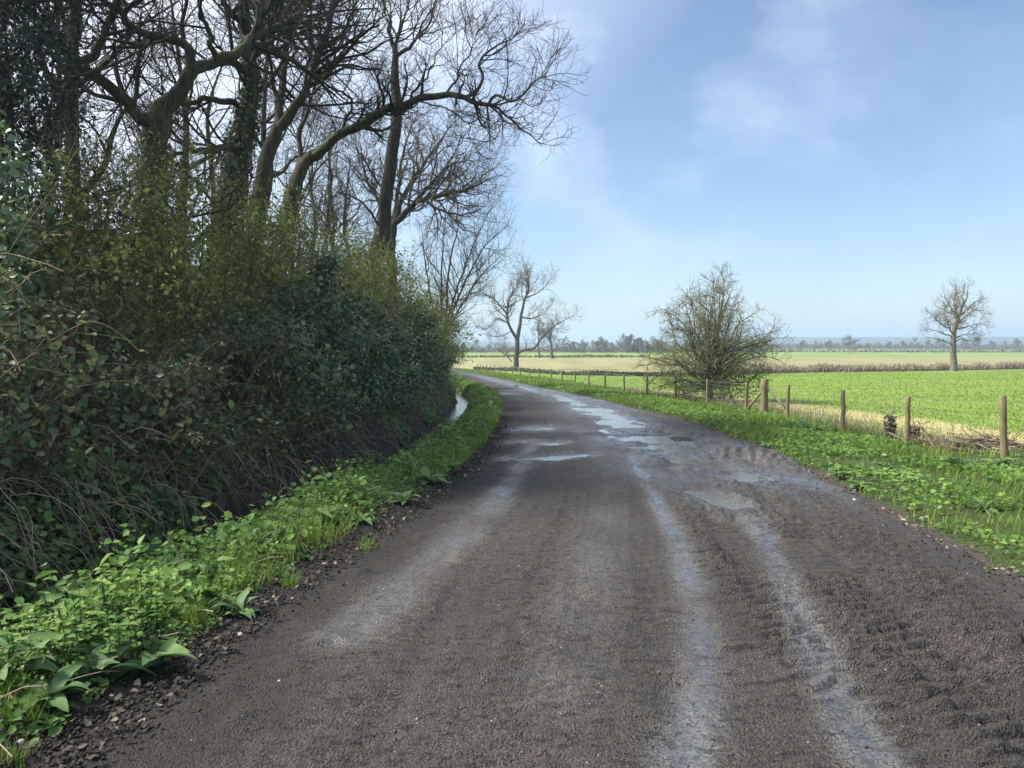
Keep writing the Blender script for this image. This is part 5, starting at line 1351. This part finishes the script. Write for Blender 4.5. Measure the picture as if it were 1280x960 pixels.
for i, (y, x) in enumerate(FPX):
    if i == 5:
        post(x, y, .115, 1.12, (.0, 0)); tops.append((x, y, 1.0)); continue
    h = (1.08, 1.08, .98, 1.02, 1.02, 0, .98)[i] if i < 7 else random.uniform(.92, 1.02)
    ln = (-.06, 0) if i == 1 else ((-.03, .0) if i == 3 else (random.uniform(-.03, .03), random.uniform(-.03, .03)))
    post(x, y, .05 if i != 1 else .058, h, ln, 'post'); tops.append((x, y, h))
# braces of the strainer post
def brace(a, b, r, mat):
    P = np.array([[a, (np.array(a) + b) / 2, b]], float) - b_; mb = MB(); v, f = tubes(P, np.full((1, 3), r), 8, True); mb.add(v, f)
    obj('brace', mb.mesh('brace'), M[mat], fence)
sx, sy = FX[5], FY[5]; sz_ = float(H(sx, sy))
dl = norm(np.array([FX[7] - sx, FY[7] - sy])); dr = norm(np.array([FX[4] - sx, FY[4] - sy]))
brace((sx - .02, sy, sz_ + .80), (sx - .55, sy + .25, sz_ + .02), .04, 'post')
brace((sx + .05, sy - .03, sz_ + .86), (sx + .72, sy - .5, sz_ + .02), .042, 'rail')
# strands and netting run on the field side of the posts
pth = []
for i, (x, y, h) in enumerate(tops): pth.append((x + .06, y + .01, float(H(x, y)), h))
pth = np.array(pth)
for hgt_, rad in ((.93, .0036), (.80, .0028)):
    pts = []
    for i in range(len(pth) - 1):
        for t_ in np.linspace(0, 1, 5, endpoint=False):
            p_ = pth[i] * (1 - t_) + pth[i + 1] * t_; pts.append((p_[0], p_[1], p_[2] + hgt_ - .03 * sin(pi * t_)))
    pts.append((pth[-1, 0], pth[-1, 1], pth[-1, 2] + hgt_))
    P = np.array(pts)[None] - b_; R = np.full(P.shape[:2], rad) * (1 + (P[:, :, 1] + b_[1]) / 60)
    mb = MB(); v, f = tubes(P, R, 4); mb.add(v, f); obj('wire', mb.mesh('wire'), M['wire'], fence)
mb = MB()
for hgt_ in (.08, .18, .29, .41, .54, .68):
    P = np.array([(p_[0], p_[1], p_[2] + hgt_) for p_ in pth])[None] - b_
    v, f = tubes(P, np.full(P.shape[:2], .0024), 3); mb.add(v, f)
vs = []
for i in range(len(pth) - 1):
    L_ = np.hypot(*(pth[i + 1, :2] - pth[i, :2]))
    stp = .16 if pth[i, 1] < 40 else .5
    for t_ in np.arange(0, 1, stp / L_):
        p_ = pth[i] * (1 - t_) + pth[i + 1] * t_; vs.append([(p_[0], p_[1], p_[2] + .06), (p_[0], p_[1], p_[2] + .37), (p_[0], p_[1], p_[2] + .68)])
P = np.array(vs) - b_; v, f = tubes(P, np.full(P.shape[:2], .0019), 3); mb.add(v, f)
obj('netting', mb.mesh('netting'), M['wire'], fence)['kind'] = 'stuff'

# ------------------------------------------------------------------ dead things by the fence
def dead_stump(px, py, Y, h, r, lab):
    p_ = at(px, py, Y); z = float(H(p_.x, p_.y)); b2 = np.array([p_.x, p_.y, z])
    root = thing('dead_stump', lab, 'stump', b2)
    tr = np.array([[.03 * rng.normal() * (t_ > 0), .03 * rng.normal() * (t_ > 0), -.1 + (h + .1) * t_, r * (1.15 - .5 * t_)] for t_ in np.linspace(0, 1, 6)])
    mb = MB(); v, f = tubes(tr[None, :, :3], tr[None, :, 3], 8, True); mb.add(v, f); obj('trunk', mb.mesh('trunk', True), M['oak_bark'], root)
    n = 260; t_ = rng.random(n); az = rng.random(n) * 2 * pi; rr = r * rng.uniform(.8, 1.9, n)
    pos = np.stack([rr * np.cos(az), rr * np.sin(az), t_ * h * 1.02], -1)
    mb = MB(); v, f, a = leaves(pos, np.stack([np.cos(az), np.sin(az), .3 + 0 * az], -1) + rng.normal(0, .4, (n, 3)), rng.uniform(.03, .08, n), 'ivy', rng.random(n) * .7); mb.add(v, f, a)
    obj('foliage', mb.mesh('foliage'), M['dead'], root)['kind'] = 'stuff'
    P = np.zeros((7, 5, 3)); 
    d = norm(np.stack([rng.normal(0, .5, 7), rng.normal(0, .5, 7), np.ones(7)], -1)); P[:, 0] = tr[-2, :3]
    for k_ in range(1, 5): d = norm(d + rng.normal(0, .3, (7, 3)) + np.array([.08, 0, -.12])); P[:, k_] = P[:, k_ - 1] + d * .11
    mb = MB(); v, f = tubes(P, np.full((7, 5), .006), 4); mb.add(v, f); obj('twigs', mb.mesh('twigs'), M['dead'], root)['kind'] = 'stuff'
dead_stump(1112, 540, 16.4, .50, .07, 'short dead stump wrapped in brown ivy left of a fence post')
dead_stump(1143, 545, 15.7, .36, .06, 'lower dead stump with curled brown leaves right of a fence post')
def pile(px, py, Y, wx, wy_, h, n, lab):
    p_ = at(px, py, Y); z = float(H(p_.x, p_.y)); b2 = np.array([p_.x, p_.y, z])
    P = np.empty((n, 4, 3)); c = rng.normal(0, .45, (n, 2)) * np.array([wx, wy_]); 
    zz = h * np.exp(-((c[:, 0] / wx) ** 2 + (c[:, 1] / wy_) ** 2)) * rng.random(n)
    P[:, 0] = np.stack([c[:, 0], c[:, 1], zz], -1); d = norm(np.stack([rng.normal(0, 1, n), rng.normal(0, .8, n), rng.normal(0, .15, n)], -1))
    for k_ in range(1, 4): d = norm(d + rng.normal(0, .2, (n, 3)) * np.array([1, 1, .4])); P[:, k_] = P[:, k_ - 1] + d * rng.uniform(.06, .22, n)[:, None]
    P[:, :, 2] = np.maximum(P[:, :, 2], .0)
    P[:, :, 2] += (H(P[:, :, 0] + b2[0], P[:, :, 1] + b2[1]) - z)
    mb = MB(); v, f = tubes(P, rng.uniform(.003, .011, n)[:, None] * np.ones((1, 4)), 4); mb.add(v, f, np.repeat(rng.random(n), 16))
    tag(obj('brush_pile', mb.mesh('brush_pile'), M['dead'], None, b2), lab, 'brush pile')
pile(1235, 562, 14.4, 1.0, .45, .28, 520, 'heap of cut dead stems behind the nearest fence post')
pile(1165, 556, 15.2, .9, .3, .12, 260, 'thin scatter of dead stems at the field edge beside the stumps')

# ------------------------------------------------------------------ haze
hz = NT('haze_air')
pv = hz.n('VolumePrincipled', Density=.0005); pv.inputs['Color'].default_value = (.62, .82, 1, 1); pv.inputs['Anisotropy'].default_value = .2
hz.l(pv.outputs[0], hz.out.inputs['Volume'])
x0, x1, y0, y1, z0, z1 = -4300, 4300, -60, 4700, -12, 70
V = np.array([(x, y, z) for x in (x0, x1) for y in (y0, y1) for z in (z0, z1)], float)
o = obj('haze', mesh_np('haze', V, [np.array([(0, 1, 3, 2), (4, 6, 7, 5), (0, 4, 5, 1), (2, 3, 7, 6), (0, 2, 6, 4), (1, 5, 7, 3)])], {}), hz.m)
o['kind'] = 'stuff'
